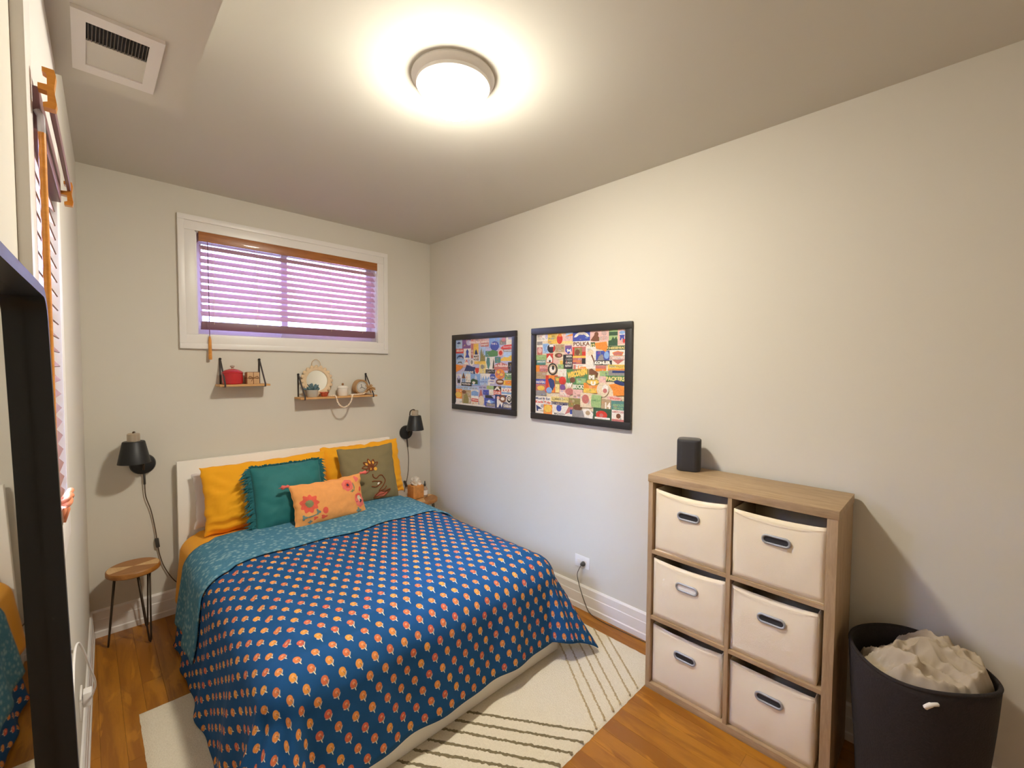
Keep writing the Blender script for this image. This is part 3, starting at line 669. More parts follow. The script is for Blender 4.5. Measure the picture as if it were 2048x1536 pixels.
# ------------------------------------------------------------------ pillows
class Pillow:
    def __init__(s, w, h, t, ce=.06, pw=2.2, ex=.5, wr=.004, seed=0, sag=0.0):
        s.w, s.h, s.t, s.ce, s.pw, s.ex, s.wr, s.seed, s.sag = w, h, t, ce, pw, ex, wr, seed, sag
    def p(s, u, v, side=-1, off=0.0):
        x = s.w / 2 * u * (1 - s.ce * (1 - v * v) * u * u); z = s.h / 2 * v * (1 - s.ce * 1.2 * (1 - u * u) * v * v) + s.h / 2
        f = max(0, (1 - abs(u) ** s.pw)) * max(0, (1 - abs(v) ** s.pw)); f = f ** s.ex
        bulge = 1 + s.sag * (-v)
        y = side * (s.t / 2 * f * bulge + off) + s.wr * 2.2 * noise.noise((u * 2.2 * s.w * 4, v * 2.5 * s.h * 4, s.seed + side)) * min(1, f * 2)
        if s.wr > .007 and v < .1: y += side * .010 * min(1, f * 3) * (-v + .1) * math.sin(v * 26 + u * 2.2 + 2 * noise.noise((u * 2, s.seed, 0)))
        x += s.wr * noise.noise((v * 5, s.seed, u)) * 2
        z += s.wr * noise.noise((u * 5, s.seed + 9, v)) * 2
        return (x, y, z)
    def mesh(s, n=36):
        q = B(); g = {}
        ts = [math.sin(PI / 2 * (2 * i / n - 1)) for i in range(n + 1)]
        for side in (-1, 1):
            for j in range(n + 1):
                for i in range(n + 1):
                    e = i in (0, n) or j in (0, n)
                    if e and side == 1: g[(side, i, j)] = g[(-1, i, j)]; continue
                    g[(side, i, j)] = len(q.v); q.v.append(s.p(ts[i], ts[j], side))
            for j in range(n):
                for i in range(n):
                    f = (g[(side, i, j)], g[(side, i + 1, j)], g[(side, i + 1, j + 1)], g[(side, i, j + 1)])
                    q.f.append(f if side == -1 else f[::-1])
        return q
    def seam(s, r, n=30):
        ts = [2 * i / n - 1 for i in range(n)]
        P_ = [s.p(a, -1) for a in ts] + [s.p(1, a) for a in ts] + [s.p(-a, 1) for a in ts] + [s.p(-1, -a) for a in ts]
        return B().tube(P_, r, 6, closed=True)
    def disc(s, cu, cv, ru, rv, off=.0025, petals=0, pd=.2, rot=0, n=40, q=None, rings=4, aspect=True):
        """flat patch laid on the front: radii in metres"""
        q = q or B(); base = len(q.v); rng_ = []
        for k in range(rings + 1):
            for i in range(n):
                a = 2 * PI * i / n; m_ = 1 + (pd * math.cos(petals * a + rot) if petals else 0)
                rr_ = k / rings
                q.v.append(s.p(cu + ru * 2 / s.w * rr_ * m_ * math.cos(a), cv + rv * 2 / s.h * rr_ * m_ * math.sin(a), -1, off))
        for k in range(rings):
            for i in range(n):
                j = (i + 1) % n; q.f.append((base + k * n + i, base + k * n + j, base + (k + 1) * n + j, base + (k + 1) * n + i))
        return q
    def line(s, pts, r, q=None, off=.002, n=10):
        q = q or B(); pp = smooth_path([(a, c_, 0) for a, c_ in pts], n)
        q.tube([s.p(a.x, a.y, -1, off) for a in pp], r, 6); return q
def place_pillow(name, label, pl, mat, loc, tilt, yaw=0, roll=0):
    t = thing(name, label, 'pillow', loc, None, (-math.radians(tilt), math.radians(roll), math.radians(yaw)))
    obj('cover', pl.mesh(), mat, t, smooth='all', world=False)
    return t
zt = .585
pl = Pillow(.60, .36, .15, wr=.006, seed=3)
place_pillow('pillow', 'plain white pillow standing behind the yellow pillow at the headboard edge', pl, M['lavender'], (-1.635, -.165, zt), 8, 0)
pl = Pillow(.80, .44, .20, ce=.035, wr=.008, seed=11, sag=.25)
t = place_pillow('pillow', 'large mustard yellow pillow behind the fringed teal cushion', pl, M['mustard'], (-1.50, -.315, zt - .01), 15, -1, -1)
pl = Pillow(.66, .46, .20, ce=.035, wr=.008, seed=15, sag=.25)
t = place_pillow('pillow', 'large mustard yellow pillow behind the olive face cushion', pl, M['mustard'], (-.79, -.28, zt - .01), 14, -1, -1)
# olive cushion with a line-drawn face
pl = Pillow(.46, .45, .15, ce=.05, wr=.004, seed=21)
t = place_pillow('cushion', 'olive square cushion embroidered with a brown line face and flower', pl, M['olive'], (-.825, -.44, zt), 16, 0, 0)
q = B()
def P2(x, y): return (x, y)
# embroidery coordinates: u to the right, v up, both -1..1
pl.line([(-.02, -.02), (.0, -.12), (.10, -.17), (.22, -.10), (.33, -.12), (.40, -.25), (.37, -.38), (.27, -.52), (.17, -.64), (.28, -.63), (.40, -.56), (.44, -.50)], .0042, q)
pl.line([(-.10, -.28), (.02, -.27), (.15, -.30), (.27, -.36), (.16, -.44), (.02, -.47), (-.10, -.44)], .0042, q)
pl.line([(-.04, -.86), (.08, -.74), (.24, -.66), (.36, -.67), (.46, -.66), (.60, -.64), (.50, -.76), (.34, -.86), (.14, -.90), (-.04, -.86)], .0048, q)
pl.line([(-.02, -.86), (.14, -.80), (.30, -.77), (.58, -.65)], .003, q)
for a in (100, 62, 140, 30, 175, 215):
    ra = math.radians(a); cx_, cy_ = -.05, .22; L = .30
    pts = [(cx_ + math.cos(ra + s_) * L * k_, cy_ + math.sin(ra + s_) * L * k_) for k_, s_ in ((.15, 0), (.6, .28), (1.0, 0), (.6, -.28), (.15, 0))]
    pl.line(pts, .0042, q)
obj('embroidered_lines', q, M['brownth'], t, smooth='all', world=False)
for a in (100, 62, 140): ra = math.radians(a); obj('petal_stitching', pl.disc(-.05 + math.cos(ra) * .19, .22 + math.sin(ra) * .19, .008, .016, .0035, rings=2, n=14), M['yellowth'], t, smooth='all', world=False)
obj('petal_stitching', pl.disc(.10, .16, .014, .014, .0035, rings=2, n=16), M['yellowth'], t, smooth='all', world=False); obj('petal_stitching', pl.disc(-.07, .16, .007, .009, .0035, rings=2, n=14), M['yellowth'], t, smooth='all', world=False)
obj('flower_centre', pl.disc(-.05, .22, .03, .03, .0022, rings=3, n=20), M['brownth'], t, smooth='all', world=False)
obj('lips', pl.disc(.26, -.77, .058, .018, .0018, rings=3, n=24), M['pinkth'], t, smooth='all', world=False)
obj('eye_highlight', pl.disc(.13, -.37, .010, .009, .0035, rings=2, n=14), M['whiteth'], t, smooth='all', world=False)
obj('seam', pl.seam(.003), M['olive'], t, smooth='all', world=False)
# teal fringed cushion
pl = Pillow(.44, .42, .17, ce=.02, wr=.005, seed=31)
t = place_pillow('cushion', 'square teal velvet cushion with shaggy fringe leaning on the yellow pillow', pl, M['teal'], (-1.435, -.515, zt), 20, 0, 0)
q = B(); rr = random.Random(9); NF = 520
for i in range(NF):
    s_ = i / NF * 4; side = int(s_); f_ = (s_ - side) * 2 - 1
    f_ += rr.uniform(-.01, .01)
    u, v, du, dv = [(f_, -1, 0, -1), (1, f_, 1, 0), (-f_, 1, 0, 1), (-1, -f_, -1, 0)][side]
    p0 = Vector(pl.p(max(-1, min(1, u)), max(-1, min(1, v)))); L = rr.uniform(.030, .055)
    dr = Vector((du + rr.uniform(-.5, .5) * abs(dv) + (u * .3 if abs(du) < .5 else 0), rr.uniform(-.7, .5), dv + rr.uniform(-.5, .5) * abs(du) - .25 * abs(du))).normalized()
    L *= (.6, .9, .55, 1.35)[side]
    pa = p0 - dr * .008; pb = p0 + dr * L * .6; pc_ = p0 + dr * L + Vector((rr.uniform(-.012, .012), rr.uniform(-.010, .004), -.012)); wv_ = Vector((-dr.z, 0, dr.x)) * rr.uniform(.003, .007)
    b0 = len(q.v); q.v += [tuple(pa - wv_), tuple(pa + wv_), tuple(pb - wv_), tuple(pb + wv_), tuple(pc_)]
    q.f += [(b0, b0 + 1, b0 + 3, b0 + 2), (b0 + 2, b0 + 3, b0 + 4)]
obj('fringe', q, M['tealfr'], t, world=False, kind='stuff', fixn=False)
# orange lumbar cushion
pl = Pillow(.50, .295, .13, ce=.07, wr=.004, seed=41)
t = place_pillow('cushion', 'orange oblong cushion with coral flowers and corner tassels', pl, M['orange'], (-1.225, -.655, zt + .005), 20, 2, 0)
def patch(nm, mat, lst, off):
    for cu, cv, ru, rv, pt, pd in lst: obj(nm, pl.disc(cu, cv, ru, rv, off, pt, pd), M[mat], t, smooth='all', world=False)
patch('flower_print', 'coral', [(-.63, .03, .058, .055, 9, .14), (-.25, -.38, .018, .022, 0, 0), (.88, .24, .012, .018, 0, 0), (-.30, -.66, .02, .012, 3, .3), (-.52, -.66, .014, .010, 3, .3)], .0020)
patch('rose_print', 'rose', [(.47, .52, .044, .042, 7, .06), (.80, .79, .016, .02, 3, .2), (.80, -.28, .042, .050, 8, .05)], .0020)
patch('inner_petals', 'coral', [(.47, .52, .022, .022, 6, .1), (.80, -.10, .030, .020, 5, .1)], .0028)
patch('sage_centre', 'sage', [(-.63, .03, .026, .024, 11, .12), (.66, .42, .006, .030, 0, 0), (.60, .20, .016, .008, 4, .3)], .0030)
patch('slate_leaves', 'slate', [(-.44, -.42, .012, .016, 3, .4), (-.80, -.52, .014, .014, 3, .4), (.72, -.78, .016, .018, 4, .3), (-.60, -.52, .04, .004, 0, 0), (-.66, -.75, .012, .010, 4, .3)], .0026)
patch('cream_bud', 'creampr', [(.80, -.22, .018, .024, 0, 0)], .0036)
patch('dark_centres', 'darkpr', [(.47, .52, .010, .010, 6, .25), (.82, -.34, .010, .012, 3, .2), (.68, -.36, .003, .004, 0, 0)], .0044)
for u, v in ((-1, 1), (1, 1), (-1, -1), (1, -1)):
    p0 = Vector(pl.p(u, v)); d = Vector((u * 1.0, -.15, v * .3 - .35)).normalized()
    q = B().tube([p0 - d * .006, p0 + d * .006, p0 + d * .014, p0 + d * .040, p0 + d * .046], [.004, .011, .007, .015, .009], 10)
    for k in range(10):
        a = 2 * PI * k / 10; o_ = Vector((math.sin(a) * .010, math.cos(a) * .010, 0)); q.tube([p0 + d * .03 + o_ * .6, p0 + d * .052 + o_ * 1.2], [.003, .0015], 5)
    obj('corner_tassel', q, M['tassel'], t, smooth='all', world=False)
obj('seam', pl.seam(.0025), M['orange'], t, smooth='all', world=False)

# ------------------------------------------------------------------ wall lamps
def wall_lamp(label, loc, pl_dx):
    """local frame: origin on the wall behind the shade axis, room side is -y, z=0 at plate centre"""
    t = thing('wall_lamp', label, 'lamp', loc, 'black cone wall lamps flanking the headboard')
    R90 = Matrix.Rotation(PI / 2, 3, 'X')
    q = B().lathe([(.001, 0), (.064, 0), (.066, .010), (.060, .026), (.045, .032), (.001, .033)], 32, (pl_dx, 0, 0), R90)
    obj('wall_plate', q, M['blackmetal'], t, smooth=True, world=False)
    arm = smooth_path([(pl_dx, -.030, 0), (pl_dx, -.065, .004), (pl_dx, -.078, .03), (pl_dx * .55, -.078, .13), (pl_dx * .3, -.085, .195), (pl_dx * .15, -.12, .219), (0, -.160, .222), (0, -.17, .20)], 6)
    obj('arm', B().tube(arm, .0055, 8).tube([(pl_dx, -.060, -.03), (pl_dx, -.060, .02)], .007, 8), M['rust'], t, smooth='all', world=False)
    s = obj('shade', B().lathe([(.078, .040), (.079, .040), (.054, .168), (.050, .172), (.012, .172), (.012, .170), (.050, .168), (.0765, .041)], 40, (0, -.17, 0)), M['blackmetal'], t, smooth=True, world=False)
    obj('metal_cap', B().lathe([(.001, .172), (.031, .172), (.031, .216), (.026, .220), (.001, .220)], 28, (0, -.17, 0)), M['nickel'], t, smooth=True, world=False)
    obj('bulb', B().sphere((0, -.17, .105), .030, 16, 10), M['ceram'], t, smooth='all', world=False)
    return t
l1 = wall_lamp('black cone wall lamp above the round stool left of the headboard', (-2.220, 0, 1.030), .050)
l2 = wall_lamp('black cone wall lamp right of the headboard in the room corner', (-.275, 0, 1.040), .002)
def lamp_cord(label, pts, sw):
    t = thing('lamp_cord', label, 'cord', pts[0])
    obj('cable', B().tube(smooth_path(pts), .0030, 6), M['cablebr'], t, smooth='all')
    obj('inline_switch', B().box(-.010, .010, -.009, .009, -.030, .030, .004).xf(lambda x, y, z: (x + sw[0] - z * sw[3], y + sw[1], z + sw[2])), M['cable'], t, smooth=True)
    obj('strain_relief', B().tube([(pts[0][0], pts[0][1], pts[0][2] + .01), (pts[1][0], pts[1][1], pts[1][2])], .006, 8), M['cable'], t, smooth='all')
lamp_cord('brown lamp cord hanging beside the headboard down to the bed', [(-2.165, -.02, .965), (-2.164, -.022, .90), (-2.160, -.02, .82), (-2.136, -.016, .722), (-2.118, -.016, .60), (-2.108, -.014, .50), (-2.098, -.014, .42), (-2.075, -.014, .33), (-2.03, -.02, .235), (-1.97, -.026, .16)], (-2.109, -.016, .505, .1))
lamp_cord('brown lamp cord hanging behind the tissue box on the right', [(-.270, -.02, .975), (-.262, -.020, .90), (-.252, -.018, .80), (-.256, -.018, .68), (-.268, -.016, .60), (-.284, -.016, .545), (-.300, -.018, .48)], (-.285, -.018, .555, .35))

# ------------------------------------------------------------------ stools
def stool(label, loc, group='round wooden stools at the bed'):
    t = thing('round_stool', label, 'stool', loc, group)
    q = B().lathe([(.001, .420), (.122, .420), (.127, .425), (.127, .445), (.123, .450), (.001, .450)], 48)
    s = obj('seat', q, M['stoolwood'], t, smooth=True, world=False)
    # inlaid paler wedges of the seat
    for a0, a1 in ((-25, 20), (150, 205)):
        q = B(); n_ = 10; q.v.append((0, 0, .4512))
        for i in range(n_ + 1):
            a = math.radians(a0 + (a1 - a0) * i / n_); q.v.append((.121 * math.cos(a), .121 * math.sin(a), .4512))
        for i in range(n_): q.f.append((0, i + 1, i + 2))
        obj('pale_inlay', q, M['stoolwood2'], s, world=False, fixn=False)
    for k in range(3):
        a = math.radians(180 + 120 * k); ca_, sa_ = math.cos(a), math.sin(a)
        top1 = Vector((ca_ * .085 - sa_ * .032, sa_ * .085 + ca_ * .032, .420)); top2 = Vector((ca_ * .085 + sa_ * .032, sa_ * .085 - ca_ * .032, .420)); bot = Vector((ca_ * .122, sa_ * .122, .006))
        q = B().tube([top1, bot + (top1 - bot) * .03 + Vector((-sa_, ca_, 0)) * .004, bot, bot + (top2 - bot) * .03 + Vector((sa_, -ca_, 0)) * .004, top2], .0048, 8)
        q.box(ca_ * .085 - .03, ca_ * .085 + .03, sa_ * .085 - .03, sa_ * .085 + .03, .416, .420)
        obj('hairpin_leg', q, M['rust'], t, smooth='all', world=False)
    return t
s1 = stool('round wooden stool on thin hairpin legs under the left wall lamp', (-2.238, -.190, 0))
s2 = dup(s1, (-.215, -.215, .0), 'round wooden stool holding the tissue box right of the bed'); s2.rotation_euler = (0, 0, .7); 
STZ = .452
# tissue box + bottle
tb = thing('tissue_box', 'orange patterned tissue box on the stool right of the bed', 'tissue box', (-.262, -.155, STZ))
obj('box', B().box(-.315, -.205, -.205, -.100, STZ, STZ + .115, .003), M['tissuebox'], tb, smooth=True)
q = B(); rr = random.Random(2)
for k in range(3):
    b0 = len(q.v); n_ = 7
    for j in range(n_):
        for i in range(n_):
            a = i / (n_ - 1) - .5; c_ = j / (n_ - 1); q.v.append((-.262 + a * (.05 + .05 * c_) + .012 * math.sin(c_ * 5 + k * 2), -.155 + .02 * math.sin(a * 9 + k * 2.1) * (1 - .3 * c_) + (k - 1) * .012, STZ + .112 + c_ * (.065 - .05 * abs(a) + .01 * k)))
    for j in range(n_ - 1):
        for i in range(n_ - 1): a = b0 + j * n_ + i; q.f.append((a, a + 1, a + n_ + 1, a + n_))
obj('tissue', q, M['paper'], tb, smooth='all', fixn=False)
bt = thing('dropper_bottle', 'small brown bottle with a paper label beside the tissue box', 'bottle', (-.182, -.185, STZ))
obj('bottle_body', B().lathe([(.001, STZ), (.024, STZ), (.026, STZ + .004), (.026, STZ + .070), (.022, STZ + .082), (.011, STZ + .092), (.010, STZ + .10), (.001, STZ + .10)], 24, (-.182, -.185, 0)), M['amber'], bt, smooth=True)
obj('paper_label', B().lathe([(.0262, STZ + .018), (.0266, STZ + .018), (.0266, STZ + .062), (.0262, STZ + .062)], 24, (-.182, -.185, 0)), M['paper'], bt, smooth=True)
obj('cap', B().lathe([(.001, STZ + .098), (.011, STZ + .098), (.011, STZ + .116), (.006, STZ + .120), (.005, STZ + .140), (.001, STZ + .144)], 16, (-.182, -.185, 0)), M['cable'], bt, smooth=True)

# ------------------------------------------------------------------ strap shelves
def strap_shelf(label, x0, x1, zb, sx, sz):
    t = thing('wall_shelf', label, 'shelf', ((x0 + x1) / 2, 0, zb), 'pine shelves on black straps')
    obj('board', B().box(x0, x1, -.150, -.004, zb, zb + .014, .002), M['shelfwood'], t, smooth=True)
    for s_ in sx:
        q = B()
        path = [(s_, -.003, sz), (s_, -.003, zb + .016), (s_, -.003, zb - .003), (s_, -.152, zb - .003), (s_, -.1535, zb + .016), (s_, -.010, sz)]
        for a, c_ in zip(path[:-1], path[1:]):
            a = Vector(a); c_ = Vector(c_); d = (c_ - a).normalized(); n_ = Vector((0, -d.z, d.y)) * .0014
            q.add([a - n_ + Vector((-.005, 0, 0)), a - n_ + Vector((.005, 0, 0)), a + n_ + Vector((.005, 0, 0)), a + n_ + Vector((-.005, 0, 0)), c_ - n_ + Vector((-.005, 0, 0)), c_ - n_ + Vector((.005, 0, 0)), c_ + n_ + Vector((.005, 0, 0)), c_ + n_ + Vector((-.005, 0, 0))],
                  [(0, 1, 2, 3), (4, 7, 6, 5), (0, 4, 5, 1), (1, 5, 6, 2), (2, 6, 7, 3), (3, 7, 4, 0)])
        st = obj('strap', q, M['strap'], t)
        obj('screw_head', B().lathe([(.001, 0), (.0085, 0), (.0085, .006), (.005, .010), (.001, .011)], 14, (s_, -.006, sz), Matrix.Rotation(PI / 2, 3, 'X')), M['blackmetal'], st, smooth=True)
    return t
ZL, ZR = 1.515, 1.402
strap_shelf('short pine shelf on black straps holding the red pot', -1.772, -1.462, ZL, (-1.741, -1.496), 1.705)
strap_shelf('longer pine shelf on black straps holding the round mirror', -1.255, -.632, ZR, (-1.225, -.668), 1.592)
z = ZL + .014
t = thing('lidded_pot', 'small red enamel lidded pot on the short shelf', 'pot', (-1.682, -.075, z))
obj('pot_body', B().lathe([(.001, z), (.054, z), (.061, z + .006), (.063, z + .030), (.063, z + .076), (.060, z + .078), (.001, z + .078)], 40, (-1.682, -.075, 0)), M['red'], t, smooth=True)
ld = obj('lid', B().lathe([(.064, z + .076), (.066, z + .079), (.064, z + .085), (.045, z + .099), (.018, z + .108), (.001, z + .109)], 40, (-1.682, -.075, 0)), M['red'], t, smooth=True)
obj('lid_knob', B().lathe([(.001, z + .106), (.007, z + .108), (.007, z + .116), (.014, z + .121), (.014, z + .128), (.009, z + .132), (.001, z + .133)], 20, (-1.682, -.075, 0)), M['nickel'], ld, smooth=True)
t = thing('gift_box', 'small kraft paper box tied with brown twine on the short shelf', 'box', (-1.561, -.075, z))
obj('box', B().box(-1.600, -1.523, -.112, -.040, z, z + .082, .002), M['kraft'], t, smooth=True)
q = B()
for hz in (z + .042,): q.tube([(-1.6015, -.1135, hz), (-1.5215, -.1135, hz), (-1.5215, -.0385, hz), (-1.6015, -.0385, hz)], .0018, 6, True)
q.tube([(-1.561, -.1135, z + .001), (-1.561, -.1135, z + .0835), (-1.561, -.0385, z + .0835), (-1.561, -.0385, z + .001)], .0018, 6, True)
q.tube([(-1.6015, -.076, z + .0835), (-1.5215, -.076, z + .0835)], .0018, 6)
q.tube(smooth_path([(-1.561, -.115, z + .042), (-1.585, -.118, z + .056), (-1.590, -.116, z + .040), (-1.561, -.115, z + .042), (-1.537, -.118, z + .056), (-1.532, -.116, z + .040), (-1.561, -.115, z + .042), (-1.575, -.118, z + .020)], 5), .0018, 6)
obj('twine', q, M['twine'], t, smooth='all')
z = ZR + .014
# scalloped round mirror
mc = Vector((-1.092, -.030, z + .125)); lean = Matrix.Rotation(PI / 2 - .10, 3, 'X')
t = thing('round_mirror', 'small round mirror with scalloped whitewashed frame on the long shelf', 'mirror', (mc.x, mc.y, z))
obj('mirror_glass', B().lathe([(.001, .004), (.084, .004), (.084, 0), (.001, 0)], 40, mc, lean), M['mirror'], t, smooth=True)
obj('ring', B().lathe([(.083, .0), (.083, .010), (.088, .013), (.108, .011), (.112, .006), (.110, 0), (.083, 0)], 48, mc, lean), M['bone'], t, smooth=True)
for k in range(20):
    a = 2 * PI * k / 20; p0 = lean @ Vector((.112 * math.cos(a), .112 * math.sin(a), .006)) + mc
    obj('scallop', B().sphere(p0, .0155, 10, 6, (1, .55, 1)), M['bone'], t, smooth='all')
obj('hanging_loop', B().tube(smooth_path([lean @ Vector(p_) + mc for p_ in ((-.035, .110, .002), (-.030, .150, .002), (0, .172, .002), (.030, .150, .002), (.035, .110, .002))], 5), .0018, 6), M['jute'], t, smooth='all')
# succulent
t = thing('potted_succulent', 'blue-green succulent in a small grey stone pot before the round mirror', 'plant', (-1.148, -.085, z))
obj('pot', B().lathe([(.001, z), (.034, z), (.040, z + .010), (.044, z + .055), (.041, z + .056), (.038, z + .048), (.001, z + .047)], 28, (-1.148, -.085, 0)), M['stone'], t, smooth=True)
rr = random.Random(4)
for k in range(30):
    a = rr.uniform(0, 2 * PI); e = rr.uniform(.05, 1.35); L = rr.uniform(.035, .062)
    d = Vector((math.cos(a) * math.cos(e), math.sin(a) * math.cos(e) * .8, math.sin(e) * .9 + .1)); p0 = Vector((-1.148, -.085, z + .052)) + Vector((d.x, d.y, 0)) * .012
    obj('leaf', B().tube([p0, p0 + d * L * .35, p0 + d * L * .75, p0 + d * L], [.003, .008, .0095, .002], 6), M['succ'], t, smooth='all')
t = thing('trinket_dish', 'small copper mosaic votive between the succulent and white canister', 'votive', (-1.060, -.100, z))
obj('cup', B().lathe([(.001, z), (.018, z), (.027, z + .010), (.031, z + .034), (.029, z + .035), (.024, z + .012), (.001, z + .006)], 24, (-1.060, -.100, 0)), M['copper'], t, smooth=True)
q = B()
for k in range(14): a = 2 * PI * k / 14; q.sphere((-1.060 + .031 * math.cos(a), -.100 + .031 * math.sin(a), z + .034), .0042, 8, 6)
obj('beaded_rim', q, M['copper'], t, smooth='all', kind='stuff')
t = thing('canister', 'white ceramic canister with a brown lid knob on the long shelf', 'jar', (-.903, -.080, z))
obj('jar_body', B().lathe([(.001, z), (.038, z), (.041, z + .004), (.041, z + .062), (.039, z + .064), (.001, z + .064)], 36, (-.903, -.08, 0)), M['ceram'], t, smooth=True)
ld = obj('lid', B().lathe([(.043, z + .064), (.043, z + .070), (.036, z + .080), (.010, z + .085), (.001, z + .085)], 36, (-.903, -.08, 0)), M['ceram'], t, smooth=True)
obj('lid_knob', B().sphere((-.903, -.08, z + .094), .0095, 12, 8), M['twine'], ld, smooth='all')
# clock turned toward the room
RC = Matrix.Rotation(math.radians(6), 3, 'Z') @ Matrix.Rotation(PI / 2, 3, 'X'); cc_ = Vector((-.742, -.060, z + .066))
t = thing('desk_clock', 'round wooden desk clock with pale face at the right shelf end', 'clock', (cc_.x, cc_.y, z))
obj('clock_body', B().lathe([(.001, -.025), (.060, -.025), (.065, -.020), (.065, .022), (.062, .026), (.050, .026), (.048, .018), (.001, .018)], 40, cc_, RC), M['clockw'], t, smooth=True)
fc = obj('clock_face', B().lathe([(.001, .0195), (.048, .0195), (.048, .018), (.001, .018)], 40, cc_, RC), M['clockf'], t, smooth=True)
for a, L in ((100, .026), (-25, .034), (215, .018)):
    ra = math.radians(a); obj('hand', B().tube([cc_ + RC @ Vector((0, 0, .0215)), cc_ + RC @ Vector((math.cos(ra) * L, math.sin(ra) * L, .0215))], .0018, 6), M['black'], fc)
obj('hour_marks', B().tube([cc_ + RC @ Vector((.041 * math.cos(a * PI / 6), .041 * math.sin(a * PI / 6), .020)) for a in range(12)], .0010, 4, True), M['black'], fc)
# bead garland
t = thing('bead_garland', 'pale wooden bead garland hanging off the long shelf with jute tassel', 'garland', (-.92, -.15, z))
path = smooth_path([(-1.03, -.135, z + .007), (-.995, -.152, z + .007), (-.990, -.163, z - .010), (-.980, -.165, z - .045), (-.957, -.165, z - .076), (-.926, -.165, z - .088), (-.895, -.165, z - .074), (-.870, -.165, z - .040), (-.861, -.163, z - .008), (-.850, -.150, z + .007), (-.83, -.130, z + .008), (-.79, -.128, z + .009), (-.75, -.132, z + .012), (-.715, -.138, z + .030)], 30)
acc = 0; last = path[0]; pts = [path[0]]
for p_ in path[1:]:
    acc += (p_ - last).length; last = p_
    if acc >= .0122: pts.append(p_); acc = 0
bead = None
for p_ in pts:
    if bead is None: bead = obj('bead', B().sphere((0, 0, 0), .0066, 10, 6), M['beadw'], t, smooth='all', world=False); bead.location = p_ - t.location
    else:
        c_ = bead.copy(); C.objects.link(c_); c_.location = p_ - t.location
# second strand lying on the board
for i in range(9):
    c_ = bead.copy(); C.objects.link(c_); c_.location = Vector((-.845 + i * .0126, -.112 + .003 * math.sin(i), z + .0065)) - t.location
q = B(); rr = random.Random(6); p0 = Vector((-.700, -.142, z + .046))
for k in range(46):
    a = rr.uniform(0, 2 * PI); e = rr.uniform(-.5, 1.4); d = Vector((math.cos(a) * math.cos(e) + .35, math.sin(a) * .35 - .1, math.sin(e))).normalized(); L = rr.uniform(.028, .055)
    q.tube([p0 + d * .003, p0 + d * L * .6 + Vector((0, 0, .006)), p0 + d * L], [.0035, .0045, .0022], 5)
obj('jute_tassel', q, M['jute'], t, smooth='all', kind='stuff')

# ------------------------------------------------------------------ framed collages
def homog(src):
    A = []; y = []
    for (px, py), (u, v) in zip(src, ((0, 0), (1, 0), (1, 1), (0, 1))):
        A += [[px, py, 1, 0, 0, 0, -u * px, -u * py], [0, 0, 0, px, py, 1, -v * px, -v * py]]; y += [u, v]
    h = np.linalg.solve(np.array(A, float), np.array(y, float))
    def f(px, py):
        w_ = h[6] * px + h[7] * py + 1; return ((h[0] * px + h[1] * py + h[2]) / w_, (h[3] * px + h[4] * py + h[5]) / w_)
    return f
_tc = {}
def text_geo(s, bold=0.0):
    k_ = (s, bold)
    if k_ in _tc: return _tc[k_]
    cu = bpy.data.curves.new('t', 'FONT'); cu.body = s; cu.size = 1; cu.offset = bold; cu.resolution_u = 2
    o = bpy.data.objects.new('t', cu); C.objects.link(o); dg = bpy.context.evaluated_depsgraph_get(); me = bpy.data.meshes.new_from_object(o.evaluated_get(dg))
    V = [(v.co.x, v.co.y) for v in me.vertices]; F = [tuple(p.vertices) for p in me.polygons]
    bpy.data.objects.remove(o); bpy.data.meshes.remove(me); bpy.data.curves.remove(cu)
    xs = [a for a, _ in V]; ys = [c for _, c in V]; x0, x1, y0, y1 = min(xs), max(xs), min(ys), max(ys)
    V = [((a - x0) / (x1 - x0), (c - y0) / (y1 - y0)) for a, c in V]; _tc[k_] = (V, F); return V, F
COL = dict(w=(.86, .80, .74), pk=(.80, .50, .46), r=(.66, .05, .03), o=(.85, .28, .04), y=(.85, .55, .10), ly=(.85, .68, .28), g=(.10, .26, .10), lg=(.35, .52, .22), b=(.06, .09, .42), lb=(.25, .42, .75), n=(.03, .05, .18), k=(.03, .028, .03), br=(.20, .08, .04), t=(.48, .34, .20), gy=(.30, .28, .28), te=(.10, .26, .24), pu=(.22, .10, .30), lv=(.55, .52, .75), sk=(.45, .60, .85), dg=(.04, .10, .05), ro=(.55, .18, .16), cr=(.80, .66, .48), ol=(.28, .24, .08))
